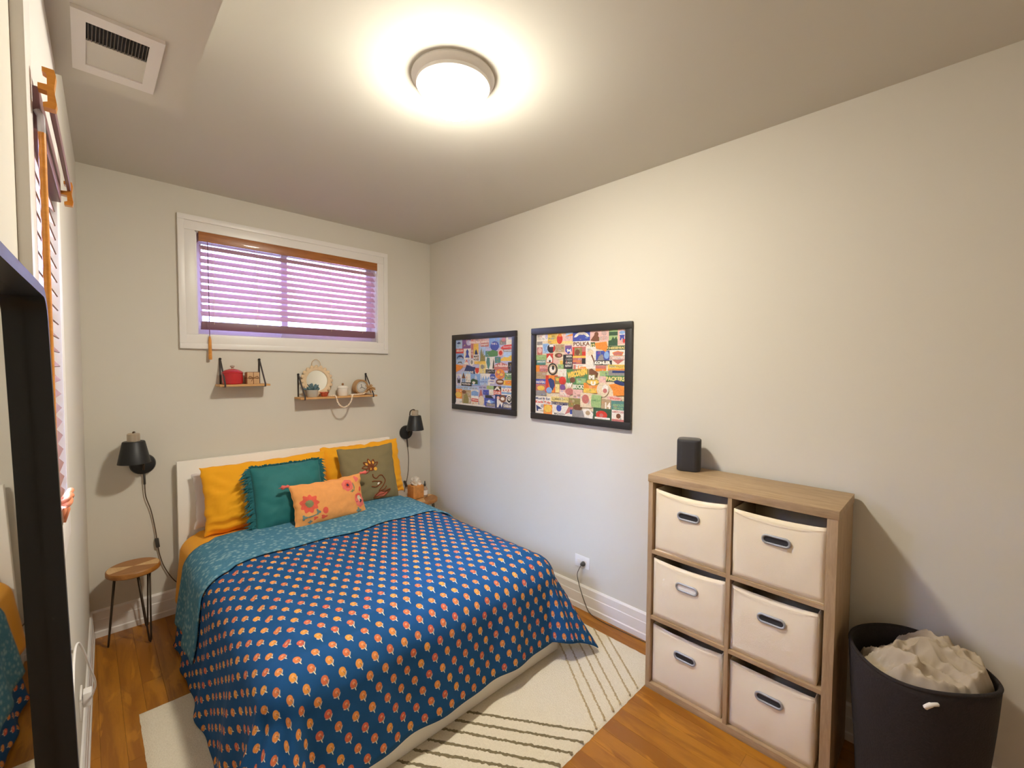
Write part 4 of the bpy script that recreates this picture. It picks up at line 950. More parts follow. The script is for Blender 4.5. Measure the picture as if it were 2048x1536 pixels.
def collage(label, y0, y1, z0, z1, quad, items, bg):
    """y0 > y1 (left to right as seen), frame outer size; the print is built flat inside the frame"""
    yc, zc = (y0 + y1) / 2, (z0 + z1) / 2
    t = thing('framed_poster', label, 'picture', (-.004, yc, zc), 'black framed sticker collages on the right wall')
    fw = .046
    for nm, (a0, a1, c0, c1) in {'top': (y0, y1, z1 - fw, z1), 'bottom': (y0, y1, z0, z0 + fw), 'l': (y0, y0 - fw, z0 + fw, z1 - fw), 'r': (y1 + fw, y1, z0 + fw, z1 - fw)}.items():
        q = B().box(-.026, -.004, min(a0, a1), max(a0, a1), c0, c1, .004)
        obj('frame_rail', q, M['black'], t, smooth=True)
    iy0, iy1, iz0, iz1 = y0 - fw + .002, y1 + fw - .002, z0 + fw - .002, z1 - fw + .002
    H_ = homog(quad); V = []; F = []; K = []
    lay = [0]; rq = random.Random(len(items))
    def W3(u, v): return (-.0125 - lay[0] * 1.6e-5, iy0 + (iy1 - iy0) * u, iz1 + (iz0 - iz1) * v)
    def poly(pts, col, a=1.0):
        n_ = len(V); V.extend(W3(*p_) for p_ in pts); F.append(tuple(range(n_, n_ + len(pts)))); K.append((*COL[col], a)); lay[0] += 1
    def cl(v): return min(1, max(0, v))
    poly([(0, 0), (1, 0), (1, 1), (0, 1)], bg)
    for it in items:
        k_, x0, y0_, x1, y1_, col = it[:6]
        a = H_(x0, (y0_ + y1_) / 2)[0], H_((x0 + x1) / 2, y0_)[1]; c = H_(x1, (y0_ + y1_) / 2)[0], H_((x0 + x1) / 2, y1_)[1]
        u0, v0, u1, v1 = cl(a[0]), cl(a[1]), cl(c[0]), cl(c[1])
        if k_ == 'R':
            poly([(u0, v0), (u1, v0), (u1, v1), (u0, v1)], col)
            if (u1 - u0) * (v1 - v0) > .004:
                for _ in range(4):       # small printed details within each sticker
                    c2 = rq.choice(list(COL)); m_ = rq.uniform(.25, .6); COL['_m'] = tuple(a_ * (1 - m_) + b_ * m_ for a_, b_ in zip(COL[col], COL[c2]))
                    cu, cv, ru, rv = rq.uniform(.15, .85), rq.uniform(.15, .85), rq.uniform(.06, .2), rq.uniform(.03, .14)
                    f_ = lambda a_, b_: (u0 + (u1 - u0) * min(1, max(0, a_)), v0 + (v1 - v0) * min(1, max(0, b_)))
                    if rq.random() < .5: poly([f_(cu - ru, cv - rv), f_(cu + ru, cv - rv), f_(cu + ru, cv + rv), f_(cu - ru, cv + rv)], '_m')
                    else: poly([f_(cu + ru * math.cos(i * PI / 4 + .3) * rq.uniform(.6, 1.1), cv + rv * 1.6 * math.sin(i * PI / 4 + .3)) for i in range(8)], '_m')
                del COL['_m']
        elif k_ == 'E': poly([((u0 + u1) / 2 + (u1 - u0) / 2 * math.cos(2 * PI * i / 24), (v0 + v1) / 2 + (v1 - v0) / 2 * math.sin(2 * PI * i / 24)) for i in range(24)], col)
        elif k_ == 'P': poly([(u0 + (u1 - u0) * a_, v0 + (v1 - v0) * b_) for a_, b_ in it[6]], col)
        elif k_ == 'T':
            TV, TF = text_geo(it[6], it[7] if len(it) > 7 else .02); n_ = len(V)
            sk_ = it[8] if len(it) > 8 else 0
            V.extend(W3(u0 + (u1 - u0) * a_, v1 - (v1 - v0) * b_ + sk_ * a_) for a_, b_ in TV)
            for f_ in TF: F.append(tuple(n_ + i for i in f_)); K.append((*COL[col], 0.0))
            lay[0] += 1
    me = bpy.data.meshes.new('print'); off = t.location
    me.from_pydata([(x - off.x, y - off.y, z - off.z) for x, y, z in V], [], F); me.materials.append(M['print'])
    ca_ = me.color_attributes.new('ink', 'FLOAT_COLOR', 'CORNER'); arr = []
    for p_ in me.polygons:
        for _ in p_.loop_indices: arr += K[p_.index]
    ca_.data.foreach_set('color', arr)
    o = bpy.data.objects.new('print', me); C.objects.link(o); o.parent = t
    obj('backing', B().box(-.0122, -.004, min(iy0, iy1), max(iy0, iy1), iz0, iz1), M['black'], t)
hexa = [(.5, 0), (1, .35), (.85, 1), (.15, 1), (0, .35)]
shield = [(0, 0), (1, 0), (1, .6), (.5, 1), (0, .6)]
itB = [
 ('R', 103, 240, 250, 335, 'w'), ('P', 215, 245, 250, 320, 'lv', shield), ('T', 115, 300, 205, 318, 'gy', 'SUPPER CLUB'), ('R', 250, 228, 375, 372, 'y'), ('T', 258, 288, 362, 312, 'te', 'BRANDY'), ('R', 370, 225, 575, 370, 'ly'), ('R', 440, 230, 575, 330, 'pk'), ('E', 366, 240, 442, 374, 'r'), ('R', 385, 236, 425, 275, 'o'),
 ('R', 480, 212, 580, 262, 'sk'), ('P', 470, 235, 580, 275, 'o', [(0, .9), (.6, .2), (1, 0), (1, .7)]),
 ('R', 572, 190, 795, 330, 'b'), ('P', 585, 205, 790, 300, 'w', [(0, .75), (.12, .35), (.35, .05), (.65, .05), (.88, .35), (1, .75), (.85, .75), (.65, .42), (.35, .42), (.15, .75)]), ('T', 640, 222, 745, 250, 'gy', 'LAKESIDE'),
 ('R', 795, 175, 1040, 335, 'pk'), ('E', 850, 205, 905, 275, 'br'), ('P', 800, 225, 915, 330, 'br', [(0, .9), (.45, .2), (.7, .1), (1, .55), (1, 1), (.45, 1)]), ('T', 925, 262, 1025, 282, 'gy', 'NATIONAL'), ('T', 925, 288, 1025, 308, 'gy', 'FOREST'),
 ('R', 1040, 165, 1155, 385, 'lg'), ('R', 1040, 200, 1155, 250, 'dg'), ('P', 1035, 250, 1155, 385, 'dg', [(0, 1), (0, .5), (.3, .45), (.5, .1), (.65, .35), (.85, .1), (1, .5), (1, 1)]),
 ('R', 1155, 160, 1268, 365, 'pk'), ('E', 1175, 185, 1250, 235, 'lb'), ('P', 1175, 225, 1250, 310, 'b', [(0, .1), (1, .1), (.85, .5), (.95, 1), (.7, 1), (.5, .6), (.3, 1), (.1, 1), (.15, .5)]), ('R', 1225, 295, 1268, 345, 'r'), ('T', 1180, 222, 1248, 240, 'w', 'BLUE'),
 ('R', 578, 330, 808, 405, 'w'), ('T', 584, 338, 796, 396, 'br', 'POLKA', .03), ('R', 808, 345, 865, 440, 'dg'), ('T', 815, 362, 860, 415, 'ly', '12', .04),
 ('R', 1010, 385, 1270, 440, 'dg'), ('T', 1025, 402, 1268, 430, 'ol', 'CHEESEHEAD', .03), ('T', 1022, 398, 1265, 428, 'ly', 'CHEESEHEAD', .02),
 ('R', 108, 335, 190, 520, 'w'), ('R', 120, 420, 188, 520, 'ro'), ('E', 128, 425, 180, 495, 'pk'), ('R', 115, 345, 185, 390, 'gy'), ('R', 190, 370, 270, 500, 'sk'), ('P', 190, 375, 260, 490, 'lb', [(0, 0), (1, 0), (.6, .5), (1, 1), (.3, .8)]), ('E', 250, 370, 352, 492, 'k'), ('P', 290, 372, 352, 480, 'r', [(.6, .2), (1, .35), (.9, .8), (.5, 1)]), ('R', 275, 378, 330, 412, 'w'),
 ('R', 352, 378, 470, 480, 't'), ('R', 470, 385, 572, 510, 'pk'), ('P', 480, 392, 565, 510, 'pu', shield), ('P', 486, 430, 560, 500, 'b', shield), ('T', 500, 435, 556, 482, 'w', '94', .05),
 ('R', 575, 405, 750, 530, 'r'), ('R', 600, 415, 700, 520, 'ol'), ('E', 610, 440, 670, 520, 'br'), ('R', 698, 405, 748, 470, 'ro'), ('R', 580, 525, 750, 555, 'y'), ('R', 580, 552, 750, 635, 'ro'), ('T', 590, 580, 680, 612, 'o', 'MILWAUKEE'), ('R', 700, 558, 748, 630, 'k'),
 ('R', 748, 405, 880, 690, 'w'), ('E', 775, 440, 850, 520, 'cr'), ('P', 815, 510, 870, 620, 'br', [(0, 0), (.4, 0), (1, 1), (.8, 1)]), ('E', 770, 540, 840, 660, 'w'),
 ('P', 862, 335, 1030, 480, 'o', [(0, .1), (.9, 0), (1, .5), (.85, 1), (.6, .75), (.1, .6)]), ('R', 880, 455, 1055, 580, 'b'), ('P', 862, 335, 1030, 478, 'o', [(0, .1), (.9, 0), (1, .5), (.85, 1), (.6, .7), (.1, .6)]), ('P', 900, 500, 1000, 580, 'gy', [(0, 1), (.2, .3), (.6, 0), (.9, 1)]), ('E', 985, 460, 1050, 560, 'lb'),
 ('R', 1060, 440, 1268, 640, 'w'), ('P', 1090, 452, 1240, 515, 'o', hexa), ('P', 1090, 452, 1240, 515, 'ro', [(.5, .15), (.9, .4), (.85, .9), (.15, .9), (.1, .4)]), ('P', 1090, 570, 1250, 632, 'ro', [(0, 0), (1, 0), (.5, 1)]), ('R', 1062, 518, 1262, 572, 'br'), ('R', 1068, 524, 1258, 566, 'w'), ('T', 1075, 532, 1252, 560, 'ro', 'MOTORCYCLES', .01),
 ('R', 862, 582, 1090, 642, 'k'), ('T', 868, 590, 1072, 636, 'w', 'KOHLER', .06), ('R', 880, 650, 1015, 725, 'o'), ('R', 880, 650, 1010, 690, 'ro'), ('R', 1040, 635, 1268, 715, 'y'), ('T', 1060, 645, 1262, 672, 'ol', 'FOX VALLEY'), ('R', 1040, 690, 1268, 720, 'o'),
 ('R', 112, 520, 245, 585, 'lg'), ('R', 118, 590, 235, 650, 'te'), ('T', 124, 598, 228, 620, 'w', 'AMERICAN'), ('R', 245, 500, 330, 620, 'r'), ('P', 250, 520, 320, 612, 'w', [(.5, 0), (1, .5), (1, 1), (0, 1), (0, .5)]), ('R', 278, 585, 300, 615, 'k'),
 ('E', 325, 480, 480, 575, 'cr'), ('E', 350, 490, 450, 555, 'br'), ('E', 385, 505, 430, 540, 'ro'), ('E', 330, 570, 402, 640, 'pk'), ('R', 460, 510, 582, 695, 'k'), ('T', 500, 522, 574, 546, 'w', 'BEER', .02), ('T', 490, 562, 574, 590, 'gy', 'CHEESE', .02), ('T', 490, 605, 574, 632, 'w', 'CURDS', .02), ('T', 490, 644, 574, 672, 'w', 'REPEAT', .02),
 ('R', 588, 635, 765, 715, 'w'), ('T', 596, 645, 625, 712, 'ro', 'I', .05), ('T', 655, 650, 760, 705, 'o', 'Love', .05),
 ('R', 115, 655, 160, 740, 'o'), ('R', 160, 655, 265, 740, 'ro'), ('T', 165, 665, 260, 700, 'pk', 'BREWING'), ('R', 395, 640, 470, 740, 'lg'), ('R', 420, 590, 455, 640, 'y'), ('E', 268, 625, 390, 780, 'k'), ('E', 282, 642, 376, 765, 't'), ('E', 290, 665, 365, 750, 'w'), ('E', 318, 655, 350, 715, 'k'),
 ('R', 120, 740, 250, 840, 't'), ('R', 120, 835, 245, 900, 'b'), ('T', 124, 860, 240, 890, 'w', 'BREWERS', .02), ('R', 120, 900, 250, 1000, 'ro'), ('E', 140, 920, 235, 985, 'y'), ('R', 125, 985, 260, 1050, 'gy'),
 ('R', 245, 785, 425, 1010, 'r'), ('R', 285, 785, 360, 1010, 'o'), ('P', 275, 820, 362, 985, 'n', [(0, .1), (.4, 0), (.9, .2), (1, .6), (.7, 1), (.3, .7)]), ('E', 255, 940, 330, 1020, 'lb'), ('R', 365, 800, 425, 905, 'ol'), ('E', 375, 820, 420, 860, 'y'), ('R', 370, 900, 425, 1010, 'ly'),
 ('R', 400, 700, 510, 800, 'w'), ('R', 510, 700, 790, 890, 'g'), ('R', 590, 700, 790, 760, 'ol'), ('T', 522, 745, 775, 830, 'y', 'WISCONSIN', .07, -.055), ('E', 555, 805, 625, 880, 'br'), ('R', 640, 820, 760, 890, 'lg'),
 ('E', 415, 800, 505, 905, 'r'), ('E', 430, 900, 500, 980, 'pu'), ('R', 425, 975, 560, 1065, 'pk'), ('T', 435, 1000, 520, 1045, 'w', 'RACINE', .02), ('T', 510, 880, 590, 940, 'w', 'W', .10), ('R', 598, 890, 752, 968, 'g'), ('T', 602, 903, 748, 955, 'w', 'BUCKS', .03),
 ('E', 500, 950, 610, 1040, 'ro'), ('R', 600, 965, 725, 1085, 'pk'), ('R', 735, 880, 930, 1010, 'o'), ('R', 735, 950, 900, 1010, 'y'), ('P', 800, 690, 915, 800, 'br', [(0, .1), (.3, 0), (1, .5), (.9, 1), (0, 1)]), ('E', 765, 820, 940, 915, 'ol'), ('E', 775, 830, 930, 895, 'y'), ('R', 785, 768, 885, 842, 'ol'), ('T', 798, 776, 872, 834, 'w', 'M', .10), ('T', 825, 858, 890, 912, 'w', 'U', .10),
 ('R', 940, 720, 1050, 800, 'lg'), ('R', 1050, 710, 1268, 790, 'gy'), ('R', 1100, 715, 1268, 745, 'n'), ('R', 1015, 780, 1268, 855, 'g'), ('T', 1022, 795, 1268, 850, 'ly', 'PACKERS', .03), ('R', 930, 790, 1020, 880, 'pk'), ('P', 1120, 835, 1270, 905, 'n', [(0, .3), (.3, 0), (1, .5), (1, 1), (.2, 1)]),
 ('E', 905, 870, 1060, 1060, 'cr'), ('E', 975, 900, 1060, 1010, 'w'), ('E', 985, 950, 1040, 1010, 'ro'), ('P', 1060, 885, 1272, 1050, 'o', [(0, .1), (.4, 0), (1, .25), (1, .9), (.3, 1), (.25, .55)]),
 ('R', 125, 1060, 330, 1170, 'w'), ('T', 128, 1072, 310, 1105, 'n', "Meet & Eat", .02), ('T', 128, 1118, 320, 1160, 'r', 'Kwik Trip', .03), ('R', 320, 1065, 548, 1130, 'ly'), ('T', 335, 1080, 540, 1112, 'ol', 'SUMMER DAYS'), ('T', 330, 1128, 548, 1172, 'n', 'DAIRY FARMERS', .02, .01),
 ('R', 125, 1165, 600, 1305, 'w'), ('P', 135, 1170, 215, 1250, 'n', [(0, 0), (1, .6), (.3, .7), (.4, 1), (.1, 1)]), ('R', 232, 1165, 342, 1290, 'o'), ('E', 240, 1170, 336, 1265, 'y'), ('E', 395, 1170, 460, 1255, 'b'), ('P', 385, 1165, 490, 1190, 'b', [(0, 0), (.3, 1), (.7, 1), (1, 0), (.7, .6), (.3, .6)]), ('T', 370, 1272, 500, 1298, 'k', 'MADISON'), ('P', 500, 1150, 620, 1300, 'ro', [(.6, 0), (1, .2), (.8, .6), (1, 1), (.7, .7), (0, 1)]), ('R', 570, 1230, 655, 1290, 'b'),
 ('R', 548, 1080, 700, 1200, 'ol'), ('E', 610, 1160, 720, 1240, 'br'), ('R', 700, 1010, 850, 1200, 'cr'), ('E', 720, 1030, 810, 1150, 'ro'), ('P', 835, 1030, 970, 1210, 'lg', [(.1, 0), (1, .05), (.95, 1), (.05, .9), (0, .5)]), ('T', 845, 1095, 960, 1120, 'g', 'GAME DAY', .02),
 ('R', 600, 1240, 870, 1345, 'gy'), ('P', 730, 1215, 870, 1340, 'w', [(0, .1), (.6, 0), (1, .5), (.9, 1), (.2, .9)]), ('E', 770, 1240, 830, 1300, 't'), ('R', 870, 1205, 1110, 1365, 'dg'), ('E', 905, 1240, 1050, 1350, 'r'), ('R', 890, 1325, 1085, 1350, 'w'), ('E', 950, 1275, 1000, 1320, 'ro'),
 ('P', 1015, 1040, 1235, 1140, 'pk', [(.1, .2), (.6, 0), (1, .4), (.8, 1), (.2, .9)]), ('T', 1075, 1060, 1215, 1090, 'r', 'Wisconsin', .02), ('R', 970, 1090, 1100, 1215, 't'), ('T', 1020, 1130, 1090, 1215, 'w', '14', .05),
 ('R', 1098, 1110, 1272, 1230, 'te'), ('T', 1115, 1150, 1260, 1182, 'lg', "ARNOLDS", .02), ('T', 1130, 1195, 1250, 1222, 'lg', 'DRIVE IN', .02), ('R', 1108, 1230, 1273, 1392, 'w'), ('T', 1115, 1240, 1268, 1268, 'ro', 'AMERICAN', .02), ('E', 1165, 1275, 1225, 1340, 'br'), ('R', 1110, 1350, 1273, 1392, 'ro')]
collage('black framed sticker collage in warm reds and oranges, nearer the storage unit', -1.378, -2.220, 1.275, 1.948, [(103, 250), (1265, 155), (1272, 1390), (128, 1275)], itB, 'cr')
itA = [
 ('R', 130, 235, 235, 380, 'sk'), ('P', 145, 270, 215, 310, 'n', [(0, .6), (.5, 0), (1, .5), (.5, 1)]), ('R', 235, 225, 370, 380, 'pu'), ('E', 300, 240, 380, 330, 'lv'), ('R', 370, 210, 525, 300, 'pk'), ('T', 345, 260, 520, 292, 'w', 'Wicker Park'), ('R', 525, 200, 665, 350, 'pk'), ('T', 535, 258, 655, 284, 'w', 'GREETINGS'), ('R', 538, 285, 660, 350, 'ro'), ('T', 545, 300, 652, 338, 'w', 'ENJOY'),
 ('R', 668, 195, 845, 370, 'lb'), ('E', 690, 260, 830, 420, 'b'), ('T', 700, 288, 800, 318, 'w', 'THE L'), ('R', 838, 185, 945, 320, 'gy'), ('E', 870, 195, 935, 270, 'ro'), ('R', 945, 180, 1052, 320, 'w'), ('R', 975, 185, 1035, 230, 'lv'),
 ('P', 855, 315, 1055, 405, 'r', [(.0, .6), (.3, .1), (1, 0), (1, .8), (.2, 1)]), ('T', 900, 340, 1045, 372, 'w', 'Second City', .01), ('R', 880, 395, 1060, 440, 'gy'), ('T', 915, 402, 1050, 424, 'w', 'SOUTH SIDE'), ('R', 905, 440, 1060, 600, 'sk'), ('P', 860, 490, 1062, 590, 'y', [(0, .7), (.3, .3), (.6, .4), (.9, 0), (1, .5), (1, 1), (0, 1)]),
 ('R', 140, 385, 262, 460, 'r'), ('T', 150, 398, 250, 432, 'w', 'DEEP DISH'), ('R', 262, 380, 380, 560, 'w'), ('P', 285, 385, 360, 530, 'b', [(.5, 0), (.8, .3), (.7, .6), (1, 1), (0, 1), (.3, .6), (.2, .3)]), ('R', 380, 300, 420, 540, 'ro'), ('T', 388, 400, 412, 440, 'w', 'O'), ('T', 388, 450, 412, 490, 'w', 'O'), ('R', 420, 300, 500, 480, 'y'), ('P', 425, 390, 500, 480, 'n', [(.2, 1), (.3, .4), (.5, 0), (.7, .4), (.9, 1)]), ('R', 420, 480, 520, 590, 'w'), ('T', 428, 492, 510, 530, 'k', 'MAKE', .03), ('T', 428, 542, 510, 580, 'k', 'NOISE', .03),
 ('R', 520, 350, 620, 600, 'sk'), ('P', 530, 370, 610, 600, 'ol', [(0, 1), (.1, .2), (.3, 0), (.4, .5), (.6, .1), (.7, .6), (1, .5), (1, 1)]), ('R', 615, 420, 690, 520, 'te'), ('P', 640, 400, 830, 520, 'g', [(0, .4), (.5, 0), (1, .3), (.9, .9), (.3, 1)]), ('E', 815, 385, 910, 520, 'pk'), ('E', 832, 415, 890, 495, 'r'),
 ('R', 150, 460, 268, 560, 'lb'), ('P', 160, 490, 262, 555, 'n', [(0, 1), (0, .5), (.3, 0), (.7, 0), (1, .5), (1, 1), (.8, .5), (.2, .5)]), ('R', 150, 560, 280, 640, 'sk'), ('P', 170, 590, 250, 635, 'k', [(0, 1), (.2, .2), (.8, .2), (1, 1), (.7, .5), (.3, .5)]), ('P', 270, 530, 350, 640, 'w', [(.5, 0), (1, 1), (0, 1)]), ('T', 295, 560, 335, 610, 'r', 'A'), ('E', 365, 555, 435, 665, 'w'), ('E', 380, 570, 418, 640, 'gy'),
 ('R', 620, 520, 770, 730, 'w'), ('P', 632, 525, 695, 725, 'te', [(.2, 0), (.9, .05), (1, .6), (.7, 1), (.4, .9), (0, .4)]), ('P', 735, 545, 765, 715, 'k', [(.5, 0), (.8, .3), (1, 1), (0, 1), (.3, .3)]), ('R', 770, 520, 865, 620, 'te'),
 ('R', 440, 590, 625, 640, 'y'), ('R', 525, 635, 635, 790, 'ly'), ('E', 545, 645, 600, 720, 'gy'), ('R', 150, 640, 345, 690, 'pk'), ('P', 150, 640, 270, 770, 'o', [(0, 0), (1, .2), (.7, .6), (0, 1)]), ('P', 270, 650, 440, 790, 'n', [(.3, 0), (.6, .1), (1, .3), (1, 1), (0, 1)]), ('T', 290, 750, 430, 785, 'w', 'SKYLINE'), ('R', 430, 685, 460, 800, 'n'), ('P', 450, 695, 530, 805, 'w', hexa), ('P', 460, 700, 520, 800, 'r', shield),
 ('P', 760, 610, 1000, 745, 'ro', [(0, .4), (.3, .1), (.5, 0), (.8, .2), (1, .4), (.95, 1), (0, 1)]), ('T', 768, 650, 1000, 695, 'w', 'on Randolph', .03), ('T', 860, 618, 900, 690, 'pk', 'R', .05), ('R', 990, 610, 1065, 790, 'k'), ('T', 1000, 665, 1060, 695, 'gy', 'JAZZ'), ('R', 628, 728, 780, 795, 'k'), ('T', 640, 745, 770, 775, 'gy', 'THEATRE'),
 ('R', 160, 800, 245, 985, 'w'), ('E', 168, 820, 235, 980, 'lv'), ('P', 180, 865, 225, 945, 'k', [(0, 0), (.3, 0), (.3, .3), (.7, .3), (.7, 0), (1, 0), (1, 1), (0, 1)]), ('R', 245, 760, 390, 940, 'sk'), ('P', 245, 770, 305, 870, 'br', [(0, 1), (.5, 0), (1, 1)]), ('R', 310, 800, 388, 935, 'w'), ('T', 250, 880, 305, 925, 'n', '312', .03), ('R', 390, 800, 560, 990, 'lb'), ('P', 395, 875, 505, 965, 'dg', [(0, 1), (0, .3), (.3, 0), (1, .3), (1, 1)]), ('P', 415, 920, 470, 985, 'w', [(0, .2), (.5, 0), (1, .2), (.5, 1)]), ('R', 243, 935, 410, 995, 'k'), ('T', 250, 948, 390, 980, 'w', 'Wrigleyville', .03),
 ('R', 548, 795, 705, 990, 'w'), ('P', 560, 800, 700, 910, 'lb', [(0, 0), (.1, .9), (.25, .3), (.4, 1), (.55, .2), (.7, .9), (.85, .3), (1, .8), (1, 1), (0, 1)]), ('R', 540, 905, 670, 985, 'sk'), ('T', 545, 915, 665, 945, 'b', 'LAKE MICHIGAN'), ('E', 700, 800, 790, 900, 'b'), ('T', 712, 845, 778, 872, 'w', 'CTA', .03), ('R', 675, 895, 780, 960, 'w'), ('T', 682, 912, 772, 940, 'b', 'CUBBIES'),
 ('E', 785, 725, 945, 890, 'o'), ('E', 800, 745, 925, 870, 'ro'), ('E', 815, 750, 860, 800, 'y'), ('E', 860, 790, 915, 840, 'y'), ('E', 820, 815, 865, 860, 'o'), ('E', 870, 750, 920, 785, 'o'),
 ('R', 940, 790, 1068, 900, 'g'), ('T', 955, 800, 1062, 825, 'w', 'THE ART', .03), ('T', 950, 840, 1062, 860, 'gy', 'INSTITUTE'), ('T', 950, 875, 1062, 895, 'lg', 'OF CHICAGO'), ('E', 800, 885, 935, 985, 'br'), ('E', 820, 915, 915, 950, 'cr'), ('P', 920, 905, 1075, 1000, 'y', [(.1, .1), (1, 0), (1, 1), (0, .9)]), ('R', 955, 920, 1060, 985, 'o'),
 ('R', 160, 1000, 530, 1060, 'sk'), ('T', 190, 1015, 510, 1045, 'gy', 'NAVY PIER'), ('R', 165, 1040, 262, 1205, 'o'), ('E', 150, 1090, 250, 1180, 'y'), ('R', 168, 1200, 275, 1290, 'w'), ('R', 262, 1060, 405, 1290, 't'), ('P', 258, 1060, 330, 1120, 'br', hexa), ('P', 280, 1110, 370, 1290, 'ol', [(0, 1), (.2, .2), (.6, 0), (1, .5), (1, 1)]), ('R', 405, 1060, 525, 1215, 'w'), ('P', 410, 1070, 522, 1160, 'lb', [(0, .3), (.5, 0), (1, .3), (1, 1), (0, 1)]), ('R', 415, 1205, 525, 1260, 'r'), ('T', 420, 1215, 520, 1240, 'w', 'CHICAGO', .02), ('R', 415, 1255, 525, 1312, 'cr'),
 ('R', 525, 1000, 650, 1060, 'lv'), ('T', 530, 1010, 645, 1040, 'n', 'GREEK TOWN'), ('P', 530, 1060, 600, 1190, 'ro', [(.4, 0), (.6, 0), (1, 1), (0, 1)]), ('R', 600, 1065, 695, 1145, 'b'), ('E', 530, 1160, 620, 1320, 'cr'), ('R', 655, 1000, 770, 1055, 'lg'), ('R', 695, 1060, 770, 1150, 'w'), ('P', 635, 1145, 775, 1215, 'k', [(0, .2), (.7, .2), (1, .8), (1, 1), (0, .8)]), ('R', 625, 1205, 830, 1340, 'b'), ('P', 640, 1230, 800, 1290, 'lb', [(0, .5), (.5, 0), (1, .5), (.5, 1)]), ('P', 670, 1225, 730, 1275, 'w', [(0, 1), (.5, 0), (1, 1)]), ('R', 660, 1290, 800, 1340, 'gy'),
 ('R', 770, 1005, 895, 1085, 'k'), ('P', 780, 1010, 880, 1080, 'w', [(.45, 0), (.55, 0), (1, .8), (.9, 1), (.5, .6), (.1, 1), (0, .8)]), ('R', 768, 1080, 895, 1155, 'r'), ('T', 775, 1095, 885, 1120, 'w', 'FINE'), ('T', 775, 1125, 885, 1148, 'w', 'PRINT'),
 ('R', 895, 1000, 1078, 1160, 'w'), ('R', 895, 1008, 1078, 1040, 'lb'), ('R', 898, 1110, 1078, 1142, 'lb')] + [('P', x_ - 13, 1058, x_ + 13, 1092, 'r', [(.5, 0), (.62, .3), (1, .25), (.75, .5), (1, .75), (.62, .7), (.5, 1), (.38, .7), (0, .75), (.25, .5), (0, .25), (.38, .3)]) for x_ in (930, 972, 1014, 1055)] + [
 ('R', 800, 1155, 1080, 1380, 'n'), ('E', 825, 1170, 872, 1230, 'pk'), ('P', 820, 1220, 930, 1360, 'w', [(.1, 0), (.4, .1), (1, .4), (.8, 1), (.6, .5), (.3, 1), (.1, 1)]), ('E', 870, 1155, 975, 1280, 'br'), ('E', 890, 1190, 952, 1245, 'w'), ('E', 978, 1155, 1078, 1300, 'w'), ('E', 992, 1175, 1064, 1285, 'k'), ('E', 1005, 1190, 1052, 1250, 'w'), ('T', 1012, 1205, 1046, 1235, 'k', '96'), ('R', 935, 1300, 1080, 1375, 'gy'), ('T', 940, 1315, 1072, 1355, 'w', 'Celebrate', .02), ('R', 160, 1290, 640, 1335, 'w')]
collage('black framed sticker collage in cool blues, beside the room corner', -.390, -1.2155, 1.2756, 1.9452, [(130, 238), (1052, 178), (1080, 1410), (160, 1290)], itA, 'lv')

# ------------------------------------------------------------------ storage unit
KX, KY0, KY1, KH = -.367, -2.533, -3.322, 1.117
XB = -.024
t = thing('cube_storage_unit', 'greyed oak six-cube storage unit standing against the right wall', 'shelf unit', (-.19, -2.93, 0))
obj('top_panel', B().box(KX - .002, XB, KY1 - .003, KY0 + .003, KH - .036, KH, .0015), M['cab'], t, smooth=True)
obj('bottom_panel', B().box(KX, XB, KY1, KY0, .0, .034, .0015), M['cab'], t, smooth=True)
for y0_, y1_ in ((KY0 - .024, KY0), (KY1, KY1 + .036)):
    obj('side_panel', B().box(KX, XB, y0_, y1_, .034, KH - .036, .0015), M['cabv'], t, smooth=True)
yc = -2.927
obj('centre_divider', B().box(KX + .001, XB, yc - .009, yc + .009, .034, KH - .036, .001), M['cabv'], t)
rows = [(.034, .371), (.389, .713), (.731, 1.081)]
for zz in (.371, .713):
    for a, c_ in ((KY0 - .024, yc + .009), (yc - .009, KY1 + .036)):
        obj('shelf_board', B().box(KX + .001, XB, min(a, c_), max(a, c_), zz, zz + .018, .001), M['cab'], t)
obj('back_panel', B().box(XB, XB + .004, KY1 + .004, KY0 - .004, .0, KH - .002), M['fibre'], t)
